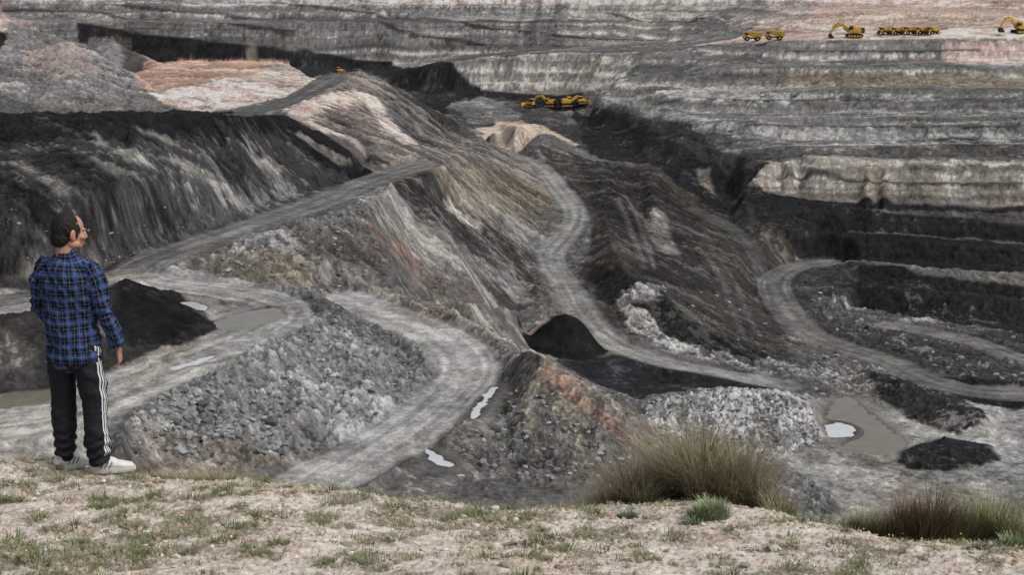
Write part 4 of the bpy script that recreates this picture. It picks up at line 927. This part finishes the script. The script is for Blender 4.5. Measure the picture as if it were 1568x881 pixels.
bm=bmesh.new(); tube(bm,[(-.022,.094,.022),(0,.101,.022),(.022,.094,.022)],[.003,.005,.003],8); me=bpy.data.meshes.new('lips'); bm.to_mesh(me); bm.free(); o=bpy.data.objects.new('lips',me); bpy.context.collection.objects.link(o); me.materials.append(M_lip); o.parent=hd
bm=bmesh.new(); ell(bm,(0,-.024,.126),(.082,.092,.1)); ell(bm,(0,-.05,.06),(.07,.062,.075))
for s_ in (-1,1): ell(bm,(s_*.066,.01,.115),(.016,.036,.04)); ell(bm,(s_*.072,.022,.082),(.007,.011,.03))
hair=remesh(bm,'hair',.003,1); co=getco(hair.data); N_=nrm(hair.data)
setco(hair.data,co+N_*(.004*fbm(co[:,0]*130,co[:,2]*60+co[:,1]*60,3,1))[:,None]); hair.parent=hd; hair.data.materials.append(solid('dark_hair',(.02,.017,.015),.65,0,150,.5,.2))
k=2600; sel=R.randint(0,len(co),k); bb=co[sel]; nn_=N_[sel]
V=[];Fc=[]
for i in range(k):
    p=Vector(bb[i]); n_=Vector(nn_[i]); d=(n_*.5+Vector((R.normal(0,.3),-.5+R.normal(0,.3),-.5+R.normal(0,.3)))).normalized(); l_=R.uniform(.006,.014); s_=d.cross(n_); s_=s_.normalized()*.0008 if s_.length>1e-4 else Vector((.0008,0,0))
    V+=[p-s_,p+s_,p+d*l_]; Fc.append((3*i,3*i+1,3*i+2))
me=bpy.data.meshes.new('hair_strands'); me.from_pydata([tuple(v) for v in V],[],Fc); o=bpy.data.objects.new('hair_strands',me); bpy.context.collection.objects.link(o); me.materials.append(hair.data.materials[0]); o.parent=hd
def hand(nm,loc,rot,s_):
    bm=bmesh.new()
    tube(bm,[(0,0,.03),(0,0,-.01)],[(.02,.028),(.019,.028)],12)
    tube(bm,[(0,0,-.01),(0,.0,-.05),(0,.0,-.085)],[(.017,.03),(.016,.04),(.014,.04)],14)
    for i,(yy,l_) in enumerate(((.030,.068),(.011,.077),(-.009,.072),(-.028,.056))):
        b=.25+.06*i; p=Vector((0,yy,-.085)); pts_=[p+Vector((0,0,.02)),p]; a_=.15
        for q in (.45,.3,.25):
            a_+=b; p=p+Vector((-s_*math.sin(a_),yy*.12,-math.cos(a_)))*l_*q; pts_.append(p.copy())
        tube(bm,pts_,[.0095,.0092,.0085,.0078,.0068],10)
    tube(bm,[(0,.022,-.02),(-s_*.008,.043,-.045),(-s_*.014,.05,-.072),(-s_*.018,.046,-.094)],[.013,.0115,.010,.008],10)
    o=remesh(bm,nm,.0028,1); o.location=loc; o.rotation_euler=rot; o.data.materials.append(M_skin.m); o.parent=man; return o
hand('right_hand',(.271,.1,.845),(.25,.0,.25),1); hand('left_hand',(-.145,.2,.885),(.5,.3,0),-1)
for nm,a,b in (('right_forearm',RA[-1],(.271,.1,.84)),('left_forearm',LA[-1],(-.145,.2,.88))):
    bm=bmesh.new(); tube(bm,[a,b],[.03,.025]); o=remesh(bm,nm,.004,1); o.data.materials.append(M_skin.m); o.parent=man
for o in parts: o.parent=man
mx,my,_=hp(126,9.3,-3.46)
man.location=(mx,my,gz(mx,my)+.012); man.rotation_euler=(0,0,math.radians(17.7-30)); man.scale=(1.02,1.02,1.02)
# ---------------------------------------------------------------- world, sun, camera
sc=bpy.context.scene
w=bpy.data.worlds.new('World'); sc.world=w; w.use_nodes=True; nt=w.node_tree
sky=nt.nodes.new('ShaderNodeTexSky'); sky.sky_type='NISHITA'; sky.sun_disc=False
EL,AZ=math.radians(52),math.radians(112)
sky.sun_elevation=EL; sky.sun_rotation=AZ; sky.dust_density=4.; sky.ozone_density=1.
hs=nt.nodes.new('ShaderNodeHueSaturation'); hs.inputs['Saturation'].default_value=.3
nt.links.new(sky.outputs[0],hs.inputs['Color']); nt.links.new(hs.outputs[0],nt.nodes['Background'].inputs[0]); nt.nodes['Background'].inputs[1].default_value=.15
sd=bpy.data.lights.new('sun','SUN'); sd.energy=1.25; sd.angle=math.radians(18); sd.color=(1,.97,.93); so=bpy.data.objects.new('sun',sd); bpy.context.collection.objects.link(so)
dv=Vector((math.sin(AZ)*math.cos(EL),math.cos(AZ)*math.cos(EL),math.sin(EL))); so.rotation_euler=dv.to_track_quat('Z','Y').to_euler()
cd=bpy.data.cameras.new('camera'); cd.lens=36*F/1568; cd.sensor_width=36; cd.clip_end=20000; cd.clip_start=.1
co_=bpy.data.objects.new('camera',cd); bpy.context.collection.objects.link(co_); co_.location=(0,0,0); co_.rotation_euler=(math.pi/2-P,0,0); sc.camera=co_
sc.view_settings.view_transform='Standard'; sc.view_settings.look='None'; sc.view_settings.exposure=0
print('done',time.time()-T0)
